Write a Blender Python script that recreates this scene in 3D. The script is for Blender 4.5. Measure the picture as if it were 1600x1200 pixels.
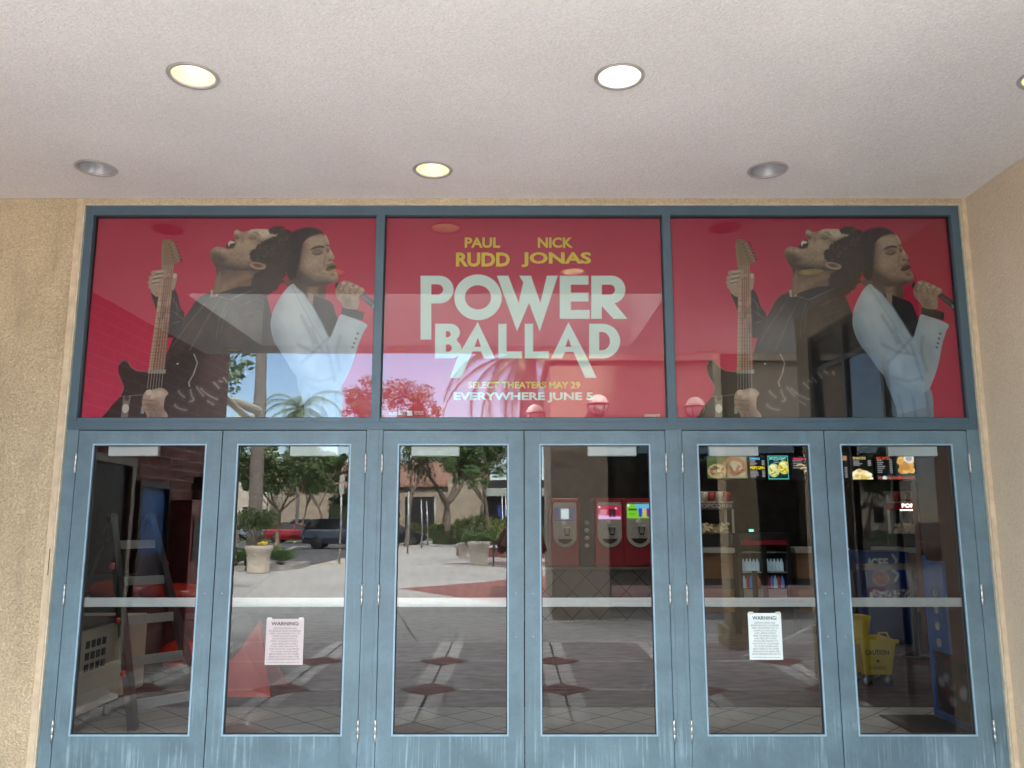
import bpy, bmesh, math, random
import numpy as np
from mathutils import Vector, Matrix
R = math.radians
for o in list(bpy.data.objects): bpy.data.objects.remove(o)
S = bpy.context.scene
col = S.collection
# ---------------------------------------------------------------- camera
F = 1280.0; D = 5.236; H = 1.572; PITCH = R(9.41)
cp, sp = math.cos(PITCH), math.sin(PITCH)
cam = bpy.data.objects.new('camera', bpy.data.cameras.new('camera')); col.objects.link(cam)
cam.location = (0, -D, H); cam.rotation_euler = (R(90) + PITCH, 0, 0)
cam.data.sensor_width = 36; cam.data.lens = F / 1600 * 36; cam.data.clip_end = 2000; cam.data.clip_start = .02
S.camera = cam
# ---------------------------------------------------------------- world, sun, exposure
SUN_EL, SUN_ROT = R(46), R(14)
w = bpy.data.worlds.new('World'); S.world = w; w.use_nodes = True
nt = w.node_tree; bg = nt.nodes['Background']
sky = nt.nodes.new('ShaderNodeTexSky'); sky.sky_type = 'NISHITA'; sky.sun_disc = False
sky.sun_elevation = SUN_EL; sky.sun_rotation = SUN_ROT; sky.air_density = 1.0; sky.dust_density = .2; sky.ozone_density = 3
tc = nt.nodes.new('ShaderNodeTexCoord'); mp = nt.nodes.new('ShaderNodeMapping'); mp.inputs['Scale'].default_value = (1, 1, 3.2)
nz = nt.nodes.new('ShaderNodeTexNoise'); nz.inputs['Scale'].default_value = 2.1; nz.inputs['Detail'].default_value = 8
cr = nt.nodes.new('ShaderNodeValToRGB'); cr.color_ramp.elements[0].position = .53; cr.color_ramp.elements[1].position = 1.0
mx = nt.nodes.new('ShaderNodeMix'); mx.data_type = 'RGBA'
nt.links.new(tc.outputs['Generated'], mp.inputs[0]); nt.links.new(mp.outputs[0], nz.inputs[0]); nt.links.new(nz.outputs[0], cr.inputs[0])
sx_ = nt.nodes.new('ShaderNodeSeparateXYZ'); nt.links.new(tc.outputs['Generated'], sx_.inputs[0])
mr_ = nt.nodes.new('ShaderNodeMapRange'); mr_.inputs['From Min'].default_value = .27; mr_.inputs['From Max'].default_value = .45; mr_.inputs['To Max'].default_value = .85; nt.links.new(sx_.outputs[2], mr_.inputs[0])   # unseen bright cloud deck added overhead to light the porch, blue gaps low down
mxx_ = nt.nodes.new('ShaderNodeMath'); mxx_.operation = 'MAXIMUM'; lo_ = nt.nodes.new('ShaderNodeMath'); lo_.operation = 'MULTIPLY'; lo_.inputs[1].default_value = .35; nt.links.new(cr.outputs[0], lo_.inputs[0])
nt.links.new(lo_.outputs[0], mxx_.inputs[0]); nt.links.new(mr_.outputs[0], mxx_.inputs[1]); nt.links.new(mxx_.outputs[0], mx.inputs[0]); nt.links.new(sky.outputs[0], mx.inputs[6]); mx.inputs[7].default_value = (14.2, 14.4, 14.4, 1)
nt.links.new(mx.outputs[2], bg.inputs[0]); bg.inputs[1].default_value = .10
sun = bpy.data.objects.new('sun', bpy.data.lights.new('sun', 'SUN')); col.objects.link(sun)
sun.data.energy = 2.6; sun.data.angle = R(2); sun.data.color = (1, .92, .82)
sd = Vector((math.sin(SUN_ROT) * math.cos(SUN_EL), math.cos(SUN_ROT) * math.cos(SUN_EL), math.sin(SUN_EL)))
sun.rotation_euler = sd.to_track_quat('Z', 'Y').to_euler()
S.view_settings.view_transform = 'Standard'; S.view_settings.look = 'None'
EXPO = 3.62; S.view_settings.exposure = EXPO; EK = 2 ** (1.25 - EXPO); S.view_settings.gamma = 1
S.render.engine = 'CYCLES'
S.cycles.max_bounces = 10; S.cycles.diffuse_bounces = 5; S.cycles.glossy_bounces = 5
S.cycles.transparent_max_bounces = 24; S.cycles.caustics_reflective = False; S.cycles.caustics_refractive = False
S.cycles.sample_clamp_indirect = 4
rnd = random.Random(7)
# ---------------------------------------------------------------- pixel <-> world
def ray(px, py):
    u = (600 - py) / F
    return (px - 800) / F, cp - u * sp, sp + u * cp
def W(px, py, y):                       # seen directly, on the plane at depth y
    a, b, c = ray(px, py); s = (y + D) / b
    return Vector((a * s, y, H + c * s))
def RW(px, py, y):                      # seen in the glass, real depth y (negative = in front of the facade)
    a, b, c = ray(px, py); s = (D - y) / b
    return Vector((a * s, y, H + c * s))
def RG(px, py, z=0):                    # ground point seen in the glass
    a, b, c = ray(px, py); s = (z - H) / c
    return Vector((a * s, D - b * s, z))
# ---------------------------------------------------------------- materials
def srgb(r, g, b):
    f = lambda v: ((v / 255 + .055) / 1.055) ** 2.4 if v > 10 else v / 255 / 12.92
    return (f(r), f(g), f(b))
MC = {}
def pm(name, c, rough=.6, metal=0, var=.12, vs=6, bump=0, bs=60, bd=.004, c2=None, stretch=(1, 1, 1), emit=0, spec=.5, coat=0, detail=4):
    """procedural paint/stone: base colour varied by noise, optional second colour patches and a noise bump"""
    if name in MC: return MC[name]
    m = bpy.data.materials.new(name); m.use_nodes = True; n = m.node_tree; b = n.nodes['Principled BSDF']; L = n.links
    t = n.nodes.new('ShaderNodeTexCoord'); mpp = n.nodes.new('ShaderNodeMapping'); mpp.inputs['Scale'].default_value = stretch
    L.new(t.outputs['Object'], mpp.inputs[0])
    z = n.nodes.new('ShaderNodeTexNoise'); z.inputs['Scale'].default_value = vs; z.inputs['Detail'].default_value = detail
    L.new(mpp.outputs[0], z.inputs[0])
    r = n.nodes.new('ShaderNodeValToRGB'); e = r.color_ramp.elements
    e[0].position = .3; e[1].position = .7
    d = c2 if c2 else tuple(v * (1 - var) for v in c); u = c if c2 else tuple(min(1, v * (1 + var)) for v in c)
    e[0].color = (*d, 1); e[1].color = (*u, 1)
    L.new(z.outputs[0], r.inputs[0]); L.new(r.outputs[0], b.inputs['Base Color'])
    b.inputs['Roughness'].default_value = rough; b.inputs['Metallic'].default_value = metal
    b.inputs['Specular IOR Level'].default_value = spec; b.inputs['Coat Weight'].default_value = coat
    if emit:
        L.new(r.outputs[0], b.inputs['Emission Color']); b.inputs['Emission Strength'].default_value = emit * EK
    if bump:
        z2 = n.nodes.new('ShaderNodeTexNoise'); z2.inputs['Scale'].default_value = bs; z2.inputs['Detail'].default_value = 6
        L.new(t.outputs['Object'], z2.inputs[0])
        bp = n.nodes.new('ShaderNodeBump'); bp.inputs['Strength'].default_value = bump; bp.inputs['Distance'].default_value = bd
        L.new(z2.outputs[0], bp.inputs['Height']); L.new(bp.outputs[0], b.inputs['Normal'])
    MC[name] = m; return m

def node_helpers(m):
    n = m.node_tree; L = n.links
    def N(t, **k):
        x = n.nodes.new(t)
        for a, v in k.items(): setattr(x, a, v)
        return x
    return n, L, N
def stucco(name, c, c2, trowel=1.0):
    m = bpy.data.materials.new(name); m.use_nodes = True; n, L, N = node_helpers(m); b = n.nodes['Principled BSDF']
    t = N('ShaderNodeTexCoord')
    big = N('ShaderNodeTexNoise'); big.inputs['Scale'].default_value = 1.3; big.inputs['Detail'].default_value = 5
    L.new(t.outputs['Object'], big.inputs[0])
    r = N('ShaderNodeValToRGB'); r.color_ramp.elements[0].position = .32; r.color_ramp.elements[1].position = .62
    r.color_ramp.elements[0].color = (*c2, 1); r.color_ramp.elements[1].color = (*c, 1)
    L.new(big.outputs[0], r.inputs[0])
    fine = N('ShaderNodeTexNoise'); fine.inputs['Scale'].default_value = 85; fine.inputs['Detail'].default_value = 3
    L.new(t.outputs['Object'], fine.inputs[0])
    mr = N('ShaderNodeMapRange'); mr.inputs['From Min'].default_value = .3; mr.inputs['From Max'].default_value = .7
    mr.inputs['To Min'].default_value = .9; mr.inputs['To Max'].default_value = 1.06
    L.new(fine.outputs[0], mr.inputs[0])
    mul = N('ShaderNodeMix', data_type='RGBA', blend_type='MULTIPLY'); mul.inputs[0].default_value = 1
    L.new(r.outputs[0], mul.inputs[6]); L.new(mr.outputs[0], mul.inputs[7]); L.new(mul.outputs[2], b.inputs['Base Color'])
    b.inputs['Roughness'].default_value = .92; b.inputs['Specular IOR Level'].default_value = .2; mr.inputs['To Min'].default_value = .9 if trowel < 1.2 else .80; mr.inputs['To Max'].default_value = 1.06 if trowel < 1.2 else 1.12
    # skip-trowel worms: distorted noise
    w1 = N('ShaderNodeTexNoise'); w1.inputs['Scale'].default_value = 38; w1.inputs['Detail'].default_value = 4; w1.inputs['Distortion'].default_value = 1.6
    L.new(t.outputs['Object'], w1.inputs[0])
    rr = N('ShaderNodeValToRGB'); rr.color_ramp.elements[0].position = .42; rr.color_ramp.elements[1].position = .58
    L.new(w1.outputs[0], rr.inputs[0])
    ad = N('ShaderNodeMath', operation='MULTIPLY_ADD'); ad.inputs[1].default_value = .5
    L.new(fine.outputs[0], ad.inputs[0]); L.new(rr.outputs[0], ad.inputs[2])
    bp = N('ShaderNodeBump'); bp.inputs['Strength'].default_value = .55 * trowel; bp.inputs['Distance'].default_value = .004
    L.new(ad.outputs[0], bp.inputs['Height']); L.new(bp.outputs[0], b.inputs['Normal'])
    return m
M_soffit = stucco('soffit_plaster', (.75, .74, .72), (.70, .69, .67), .9)
M_stucco = stucco('tan_stucco', (.60, .49, .325), (.51, .41, .27), 1.9)
M_stucco2 = stucco('beige_stucco', (.66, .56, .42), (.60, .505, .375), 1.0)
def stain_stucco():
    m = M_stucco.copy(); m.name = 'tan_stucco_stained'; n, L, N = node_helpers(m); b = n.nodes['Principled BSDF']
    src = b.inputs['Base Color'].links[0].from_socket
    t = N('ShaderNodeTexCoord'); mpp = N('ShaderNodeMapping'); mpp.inputs['Scale'].default_value = (5, 5, 1.1)
    L.new(t.outputs['Object'], mpp.inputs[0])
    z = N('ShaderNodeTexNoise'); z.inputs['Scale'].default_value = 1.6; z.inputs['Detail'].default_value = 7; L.new(mpp.outputs[0], z.inputs[0])
    r = N('ShaderNodeValToRGB'); r.color_ramp.elements[0].position = .50; r.color_ramp.elements[1].position = .78
    L.new(z.outputs[0], r.inputs[0])
    k = N('ShaderNodeMath', operation='MULTIPLY'); k.inputs[1].default_value = .42; L.new(r.outputs[0], k.inputs[0])
    mxx = N('ShaderNodeMix', data_type='RGBA'); L.new(k.outputs[0], mxx.inputs[0]); L.new(src, mxx.inputs[6]); mxx.inputs[7].default_value = (.27, .20, .14, 1)
    L.new(mxx.outputs[2], b.inputs['Base Color']); return m
M_stain = stain_stucco()
def blue_paint():
    m = bpy.data.materials.new('weathered_blue_paint'); m.use_nodes = True; n, L, N = node_helpers(m); b = n.nodes['Principled BSDF']
    g = N('ShaderNodeNewGeometry'); sep = N('ShaderNodeSeparateXYZ'); L.new(g.outputs['Position'], sep.inputs[0])
    z = N('ShaderNodeTexNoise'); z.inputs['Scale'].default_value = 3.2; z.inputs['Detail'].default_value = 8; z.inputs['Roughness'].default_value = .65
    L.new(g.outputs['Position'], z.inputs[0])
    r = N('ShaderNodeValToRGB'); e = r.color_ramp.elements; e[0].position = .3; e[1].position = .72
    e[0].color = (.08, .13, .158, 1); e[1].color = (.14, .225, .272, 1); L.new(z.outputs[0], r.inputs[0])
    # chalky drips: vertically stretched noise, thresholded, strongest on the bottom rails
    mpp = N('ShaderNodeMapping'); mpp.inputs['Scale'].default_value = (60, 8, 2.2); L.new(g.outputs['Position'], mpp.inputs[0])
    d = N('ShaderNodeTexNoise'); d.inputs['Scale'].default_value = 1; d.inputs['Detail'].default_value = 5; L.new(mpp.outputs[0], d.inputs[0])
    dr = N('ShaderNodeValToRGB'); dr.color_ramp.elements[0].position = .50; dr.color_ramp.elements[1].position = .74; L.new(d.outputs[0], dr.inputs[0])
    mr = N('ShaderNodeMapRange'); mr.inputs['From Min'].default_value = .55; mr.inputs['From Max'].default_value = .22
    mr.inputs['To Min'].default_value = .05; mr.inputs['To Max'].default_value = .48; L.new(sep.outputs[2], mr.inputs[0])
    pn = N('ShaderNodeTexNoise'); pn.inputs['Scale'].default_value = 4.5; pn.inputs['Detail'].default_value = 3; L.new(g.outputs['Position'], pn.inputs[0])
    pr = N('ShaderNodeValToRGB'); pr.color_ramp.elements[0].position = .40; pr.color_ramp.elements[1].position = .62; L.new(pn.outputs[0], pr.inputs[0])
    k0 = N('ShaderNodeMath', operation='MULTIPLY'); L.new(dr.outputs[0], k0.inputs[0]); L.new(pr.outputs[0], k0.inputs[1])
    k = N('ShaderNodeMath', operation='MULTIPLY'); L.new(k0.outputs[0], k.inputs[0]); L.new(mr.outputs[0], k.inputs[1])
    a = N('ShaderNodeMix', data_type='RGBA'); L.new(k.outputs[0], a.inputs[0]); L.new(r.outputs[0], a.inputs[6]); a.inputs[7].default_value = (.46, .60, .68, 1)
    # scuffs
    s = N('ShaderNodeTexNoise'); s.inputs['Scale'].default_value = 26; s.inputs['Detail'].default_value = 9; L.new(g.outputs['Position'], s.inputs[0])
    sr = N('ShaderNodeValToRGB'); sr.color_ramp.elements[0].position = .56; sr.color_ramp.elements[1].position = .70; L.new(s.outputs[0], sr.inputs[0])
    k2 = N('ShaderNodeMath', operation='MULTIPLY'); k2.inputs[1].default_value = .45; L.new(sr.outputs[0], k2.inputs[0])
    a2 = N('ShaderNodeMix', data_type='RGBA'); L.new(k2.outputs[0], a2.inputs[0]); L.new(a.outputs[2], a2.inputs[6]); a2.inputs[7].default_value = (.10, .15, .19, 1)
    L.new(a2.outputs[2], b.inputs['Base Color'])
    rr = N('ShaderNodeMapRange'); rr.inputs['To Min'].default_value = .3; rr.inputs['To Max'].default_value = .6; L.new(z.outputs[0], rr.inputs[0]); L.new(rr.outputs[0], b.inputs['Roughness'])
    bp = N('ShaderNodeBump'); bp.inputs['Strength'].default_value = .15; bp.inputs['Distance'].default_value = .001; L.new(s.outputs[0], bp.inputs['Height']); L.new(bp.outputs[0], b.inputs['Normal'])
    return m
M_blue = blue_paint()
def blue_shaded():
    m = pm('shaded_blue_paint', (.06, .105, .14), .4, var=.1, vs=3, bump=.05, bs=120, bd=.001); return m  # upper-frame shade put into a darker copy of the door blue
M_blue_shade = blue_shaded()
def glass(name, ior, tint, ripple=1):
    m = bpy.data.materials.new(name); m.use_nodes = True; n, L, N = node_helpers(m); n.nodes.clear()
    out = N('ShaderNodeOutputMaterial'); mix = N('ShaderNodeMixShader'); tr = N('ShaderNodeBsdfTransparent'); gl = N('ShaderNodeBsdfGlossy'); fr = N('ShaderNodeFresnel')
    tr.inputs[0].default_value = (*tint, 1); gl.inputs['Roughness'].default_value = 0; gl.inputs[0].default_value = (1, 1, 1, 1); fr.inputs[0].default_value = ior
    if ripple:
        g = N('ShaderNodeNewGeometry'); z = N('ShaderNodeTexNoise'); z.inputs['Scale'].default_value = 2.2; z.inputs['Detail'].default_value = 1
        L.new(g.outputs['Position'], z.inputs[0]); bp = N('ShaderNodeBump'); bp.inputs['Strength'].default_value = 1; bp.inputs['Distance'].default_value = .00035 * ripple
        L.new(z.outputs[0], bp.inputs['Height']); L.new(bp.outputs[0], gl.inputs['Normal'])
    L.new(fr.outputs[0], mix.inputs[0]); L.new(tr.outputs[0], mix.inputs[1]); L.new(gl.outputs[0], mix.inputs[2]); L.new(mix.outputs[0], out.inputs[0])
    return m
M_glass = glass('tinted_door_glass', 1.66, (.86, .89, .88))
M_tglass = glass('transom_glass', 1.76, (.93, .95, .95))
M_clear = glass('clear_glass_back', 1.0, (1, 1, 1), 0)
M_darkglass = glass('storefront_glass', 1.42, (.30, .32, .34))
def vcol(name, rough=.5, emit=0, spec=.3):
    m = bpy.data.materials.new(name); m.use_nodes = True; n, L, N = node_helpers(m); b = n.nodes['Principled BSDF']
    a = N('ShaderNodeAttribute'); a.attribute_name = 'Col'; b.inputs['Roughness'].default_value = rough; b.inputs['Specular IOR Level'].default_value = spec
    if emit:
        b.inputs['Base Color'].default_value = (.02, .02, .02, 1); L.new(a.outputs[0], b.inputs['Emission Color']); b.inputs['Emission Strength'].default_value = emit * EK
    else: L.new(a.outputs[0], b.inputs['Base Color'])
    return m
M_print = vcol('printed_vinyl', .55); M_screen = vcol('lit_menu_screen', .3, .6)
M_screen2 = vcol('lit_small_screen', .3, .5)
M_steel = pm('brushed_steel', (.62, .62, .61), .32, 1, .08, 40, stretch=(1, 1, 8))
M_steel_dull = pm('dull_galvanised_steel', (.42, .43, .44), .45, .8, .1, 30)
M_alu = pm('satin_aluminium', (.47, .48, .47), .38, .35, .05, 30)
M_black = pm('black_plastic', (.02, .02, .022), .45, var=.2)
M_gasket = pm('black_rubber', (.015, .015, .018), .7)
M_white = pm('white_plastic', (.74, .76, .75), .4, var=.04)
M_caulk = pm('white_caulk', (.50, .46, .36), .7, var=.15, vs=20)
# ---------------------------------------------------------------- mesh helpers
class MB:
    def __init__(s): s.v = []; s.f = []; s.m = []; s.sm = []
    def add(s, vs, fs, mi=0, smooth=False):
        k = len(s.v); s.v += [tuple(v) for v in vs]
        for f in fs: s.f.append([i + k for i in f]); s.m.append(mi); s.sm.append(smooth)
        return s
    def box(s, x0, x1, y0, y1, z0, z1, mi=0, M=None):
        vs = [Vector((x, y, z)) for z in (z0, z1) for y in (y0, y1) for x in (x0, x1)]
        if M: vs = [M @ v for v in vs]
        return s.add(vs, [(0, 2, 3, 1), (4, 5, 7, 6), (0, 1, 5, 4), (2, 6, 7, 3), (0, 4, 6, 2), (1, 3, 7, 5)], mi)
    def bar(s, a, b, wx, wz=None, up=(0, 0, 1), mi=0):
        a, b = Vector(a), Vector(b); wz = wz or wx; d = (b - a).normalized(); u = Vector(up)
        if abs(d.dot(u)) > .98: u = Vector((0, 1, 0))
        x = d.cross(u).normalized(); y = x.cross(d)
        vs = [p + x * i * wx / 2 + y * j * wz / 2 for p in (a, b) for i, j in ((-1, -1), (1, -1), (1, 1), (-1, 1))]
        return s.add(vs, [(3, 2, 1, 0), (4, 5, 6, 7), (0, 1, 5, 4), (1, 2, 6, 5), (2, 3, 7, 6), (3, 0, 4, 7)], mi)
    def tube(s, pts, r, n=10, mi=0, cap=True):
        pts = [Vector(p) for p in pts]; rs = r if isinstance(r, (list, tuple)) else [r] * len(pts)
        vs = []; px = None
        for i, p in enumerate(pts):
            d = (pts[min(i + 1, len(pts) - 1)] - pts[max(i - 1, 0)]).normalized()
            x = d.orthogonal().normalized() if px is None else (px - d * px.dot(d)).normalized()
            px = x; y = d.cross(x)
            vs += [p + (x * math.cos(2 * math.pi * k / n) + y * math.sin(2 * math.pi * k / n)) * rs[i] for k in range(n)]
        fs = [(i * n + k, i * n + (k + 1) % n, (i + 1) * n + (k + 1) % n, (i + 1) * n + k) for i in range(len(pts) - 1) for k in range(n)]
        s.add(vs, fs, mi, True)
        if cap: s.add(vs[:n], [tuple(range(n))[::-1]], mi); s.add(vs[-n:], [tuple(range(n))], mi)
        return s
    def lathe(s, prof, c, n=24, mi=0, M=None):
        c = Vector(c); vs = []
        for r, z in prof:
            for k in range(n):
                v = Vector((r * math.cos(2 * math.pi * k / n), r * math.sin(2 * math.pi * k / n), z))
                vs.append(c + (M @ v if M else v))
        m = len(prof)
        fs = [(i * n + k, i * n + (k + 1) % n, (i + 1) * n + (k + 1) % n, (i + 1) * n + k) for i in range(m - 1) for k in range(n)]
        return s.add(vs, fs, mi, True)
    def prism(s, pts, d, mi=0):          # polygon pts (3D, planar) extruded by vector d
        d = Vector(d); n = len(pts); a = [Vector(p) for p in pts]; b = [p + d for p in a]
        return s.add(a + b, [tuple(range(n)), tuple(range(2 * n - 1, n - 1, -1))] + [(i, i + n, (i + 1) % n + n, (i + 1) % n) for i in range(n)], mi)
    def sph(s, c, r, n=16, m=10, mi=0, sc=(1, 1, 1)):
        c = Vector(c); vs = []
        for i in range(m + 1):
            t = math.pi * i / m
            for k in range(n):
                a = 2 * math.pi * k / n
                vs.append(c + Vector((r * sc[0] * math.sin(t) * math.cos(a), r * sc[1] * math.sin(t) * math.sin(a), r * sc[2] * math.cos(t))))
        return s.add(vs, [(i * n + k, (i + 1) * n + k, (i + 1) * n + (k + 1) % n, i * n + (k + 1) % n) for i in range(m) for k in range(n)], mi, True)
    def build(s, name, mats, parent=None, bevel=0, fix=True):
        o0 = Vector((0, 0, 0)); p = parent
        while p: o0 += p.location; p = p.parent
        me = bpy.data.meshes.new(name)
        me.from_pydata([tuple(Vector(v) - o0) for v in s.v], [], s.f)
        mats = mats if isinstance(mats, (list, tuple)) else [mats]
        for m in mats: me.materials.append(m)
        me.polygons.foreach_set('material_index', s.m); me.polygons.foreach_set('use_smooth', s.sm)
        if fix:
            bm = bmesh.new(); bm.from_mesh(me); bmesh.ops.remove_doubles(bm, verts=bm.verts, dist=1e-5)
            bmesh.ops.recalc_face_normals(bm, faces=bm.faces)
            bm.to_mesh(me); bm.free()
        me.update()
        o = bpy.data.objects.new(name, me); col.objects.link(o)
        if parent: o.parent = parent
        if bevel:
            b = o.modifiers.new('bevel', 'BEVEL'); b.width = bevel; b.segments = 2; b.limit_method = 'ANGLE'
        return o
def tag(o, label, cat, group=None, kind=None):
    o['label'] = label; o['category'] = cat
    if group: o['group'] = group
    if kind: o['kind'] = kind
    return o
def thing(name, label, cat, loc=(0, 0, 0), group=None):
    o = bpy.data.objects.new(name, None); col.objects.link(o); o.location = loc; o.empty_display_size = .2
    return tag(o, label, cat, group)
def struct(o, label, cat='ground'): o['kind'] = 'structure'; o['label'] = label; o['category'] = cat; return o
def dup(root, loc, rz=None, label=None, parent=None):
    r = root.copy(); col.objects.link(r)
    if parent is not None: r.parent = parent
    if loc is not None: r.location = loc
    if rz is not None: r.rotation_euler = (0, 0, rz)
    if label: r['label'] = label
    for c in root.children: dup(c, None, None, None, r)
    return r
def text(name, s, x0, x1, z0, z1, y, mat, parent, bold=.0, M=None, align=None):
    """lettering converted to a thin mesh fitted into the rectangle x0..x1, z0..z1 facing -y"""
    cu = bpy.data.curves.new(name, 'FONT'); cu.body = s; cu.offset = bold; cu.extrude = .0; cu.size = 1; cu.resolution_u = 3
    if align: cu.align_x = align
    t = bpy.data.objects.new(name, cu); col.objects.link(t)
    bpy.context.view_layer.update()
    me = bpy.data.meshes.new_from_object(t.evaluated_get(bpy.context.evaluated_depsgraph_get()))
    bpy.data.objects.remove(t)
    n = len(me.vertices); a = np.empty(n * 3); me.vertices.foreach_get('co', a); a = a.reshape(-1, 3)
    lo, hi = a.min(0), a.max(0); q = np.zeros_like(a)
    q[:, 0] = x0 + (a[:, 0] - lo[0]) / (hi[0] - lo[0]) * (x1 - x0); q[:, 2] = z0 + (a[:, 1] - lo[1]) / (hi[1] - lo[1]) * (z1 - z0); q[:, 1] = y
    o0 = Vector((0, 0, 0)); p = parent
    while p: o0 += p.location; p = p.parent
    if M: q = np.array([list(M @ Vector(v)) for v in q])
    q -= np.array(o0)
    me.vertices.foreach_set('co', q.ravel()); me.materials.clear(); me.materials.append(mat); me.update()
    o = bpy.data.objects.new(name, me); col.objects.link(o); o.parent = parent
    return o
# ---------------------------------------------------------------- painter: prints and screens as coloured vertex grids
def spline(pts, k=6):
    n = len(pts); out = []
    for i in range(n):
        p0, p1, p2, p3 = [np.array(pts[(i + j) % n], float) for j in (-1, 0, 1, 2)]
        for t in np.linspace(0, 1, k, endpoint=False):
            out.append(.5 * ((2 * p1) + (-p0 + p2) * t + (2 * p0 - 5 * p1 + 4 * p2 - p3) * t * t + (-p0 + 3 * p1 - 3 * p2 + p3) * t ** 3))
    return [tuple(p) for p in out]
def linear(c): return np.array(srgb(*c))
class Canvas:
    def __init__(s, x0, x1, z0, z1, cell, bgc):
        s.x0, s.x1, s.z0, s.z1, s.cell = x0, x1, z0, z1, cell
        s.nx = max(2, int((x1 - x0) / cell)); s.nz = max(2, int((z1 - z0) / cell))
        s.X, s.Z = np.meshgrid(np.linspace(x0, x1, s.nx), np.linspace(z0, z1, s.nz))
        s.I = np.zeros((s.nz, s.nx, 3)) + linear(bgc); s.rs = np.random.RandomState(3)
    def sub(s, x0, x1, z0, z1):
        i0 = max(0, int((x0 - s.x0) / (s.x1 - s.x0) * s.nx) - 3); i1 = min(s.nx, int((x1 - s.x0) / (s.x1 - s.x0) * s.nx) + 4)
        j0 = max(0, int((z0 - s.z0) / (s.z1 - s.z0) * s.nz) - 3); j1 = min(s.nz, int((z1 - s.z0) / (s.z1 - s.z0) * s.nz) + 4)
        return slice(j0, max(j0, j1)), slice(i0, max(i0, i1))
    def mask(s, pts, soft=0):
        p = np.array(pts, float); e = soft + s.cell; pad = soft * 1.5 + s.cell * 2
        J, I = s.sub(p[:, 0].min() - pad, p[:, 0].max() + pad, p[:, 1].min() - pad, p[:, 1].max() + pad)
        X, Z = s.X[J, I], s.Z[J, I]
        if X.size == 0: return J, I, X
        d = np.full(X.shape, 1e9); sg = np.ones(X.shape); n = len(p)
        for i in range(n):
            a, b = p[i], p[i - 1]; ex, ez = b - a; wx, wz = X - a[0], Z - a[1]
            t = np.clip((wx * ex + wz * ez) / (ex * ex + ez * ez + 1e-12), 0, 1)
            d = np.minimum(d, (wx - ex * t) ** 2 + (wz - ez * t) ** 2)
            c1 = Z >= a[1]; c2 = Z < b[1]; c3 = ex * wz > ez * wx
            sg = np.where((c1 & c2 & c3) | (~c1 & ~c2 & ~c3), -sg, sg)
        return J, I, np.clip(.5 - sg * np.sqrt(d) / e, 0, 1)
    def poly(s, pts, c, a=1, soft=0, smooth=False, clip=None):
        if smooth: pts = spline(pts)
        J, I, m = s.mask(pts, soft)
        if m.size == 0: return
        if clip is not None: m = m * clip[J, I]
        m = (m * a)[..., None]; s.I[J, I] = s.I[J, I] * (1 - m) + linear(c) * m
    def full(s, pts, smooth=True, soft=0):
        o = np.zeros((s.nz, s.nx)); J, I, m = s.mask(spline(pts) if smooth else pts, soft); o[J, I] = m; return o
    def ell(s, cx, cz, rx, rz, c, a=1, soft=0, clip=None, rot=0):
        pts = []
        for k in range(22):
            t = 2 * math.pi * k / 22; x, z = rx * math.cos(t), rz * math.sin(t)
            pts.append((cx + x * math.cos(rot) - z * math.sin(rot), cz + x * math.sin(rot) + z * math.cos(rot)))
        s.poly(pts, c, a, soft, clip=clip)
    def line(s, pts, wd, c, a=1, soft=0, clip=None, taper=False):
        for i in range(len(pts) - 1):
            a0, b0 = np.array(pts[i], float), np.array(pts[i + 1], float); d = b0 - a0; L = np.hypot(*d) + 1e-9; nn = np.array([-d[1], d[0]]) / L * wd / 2
            n2 = nn * (.3 if taper and i == len(pts) - 2 else 1)
            s.poly([a0 + nn, b0 + n2, b0 - n2, a0 - nn], c, a, soft, clip=clip)
    def noise(s, amp):
        s.I *= 1 + (s.rs.rand(s.nz, s.nx, 1) - .5) * amp
    def build(s, name, y, mat, parent, M=None):
        nx, nz = s.nx, s.nz
        co = np.stack([s.X.ravel(), np.full(nx * nz, y), s.Z.ravel()], 1)
        if M: co = np.array([list(M @ Vector(v)) for v in co])
        o0 = Vector((0, 0, 0)); p = parent
        while p: o0 += p.location; p = p.parent
        co = co - np.array(o0)
        idx = np.arange(nx * nz).reshape(nz, nx)
        q = np.stack([idx[:-1, :-1], idx[:-1, 1:], idx[1:, 1:], idx[1:, :-1]], -1).reshape(-1, 4)
        me = bpy.data.meshes.new(name); me.vertices.add(nx * nz); me.vertices.foreach_set('co', co.ravel())
        me.loops.add(q.size); me.loops.foreach_set('vertex_index', q.ravel()); me.polygons.add(len(q))
        me.polygons.foreach_set('loop_start', np.arange(0, q.size, 4)); me.update(calc_edges=True)
        at = me.color_attributes.new('Col', 'FLOAT_COLOR', 'POINT')
        at.data.foreach_set('color', np.concatenate([s.I.reshape(-1, 3), np.ones((nx * nz, 1))], 1).ravel())
        me.materials.append(mat); o = bpy.data.objects.new(name, me); col.objects.link(o)
        if parent: o.parent = parent
        return o
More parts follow.
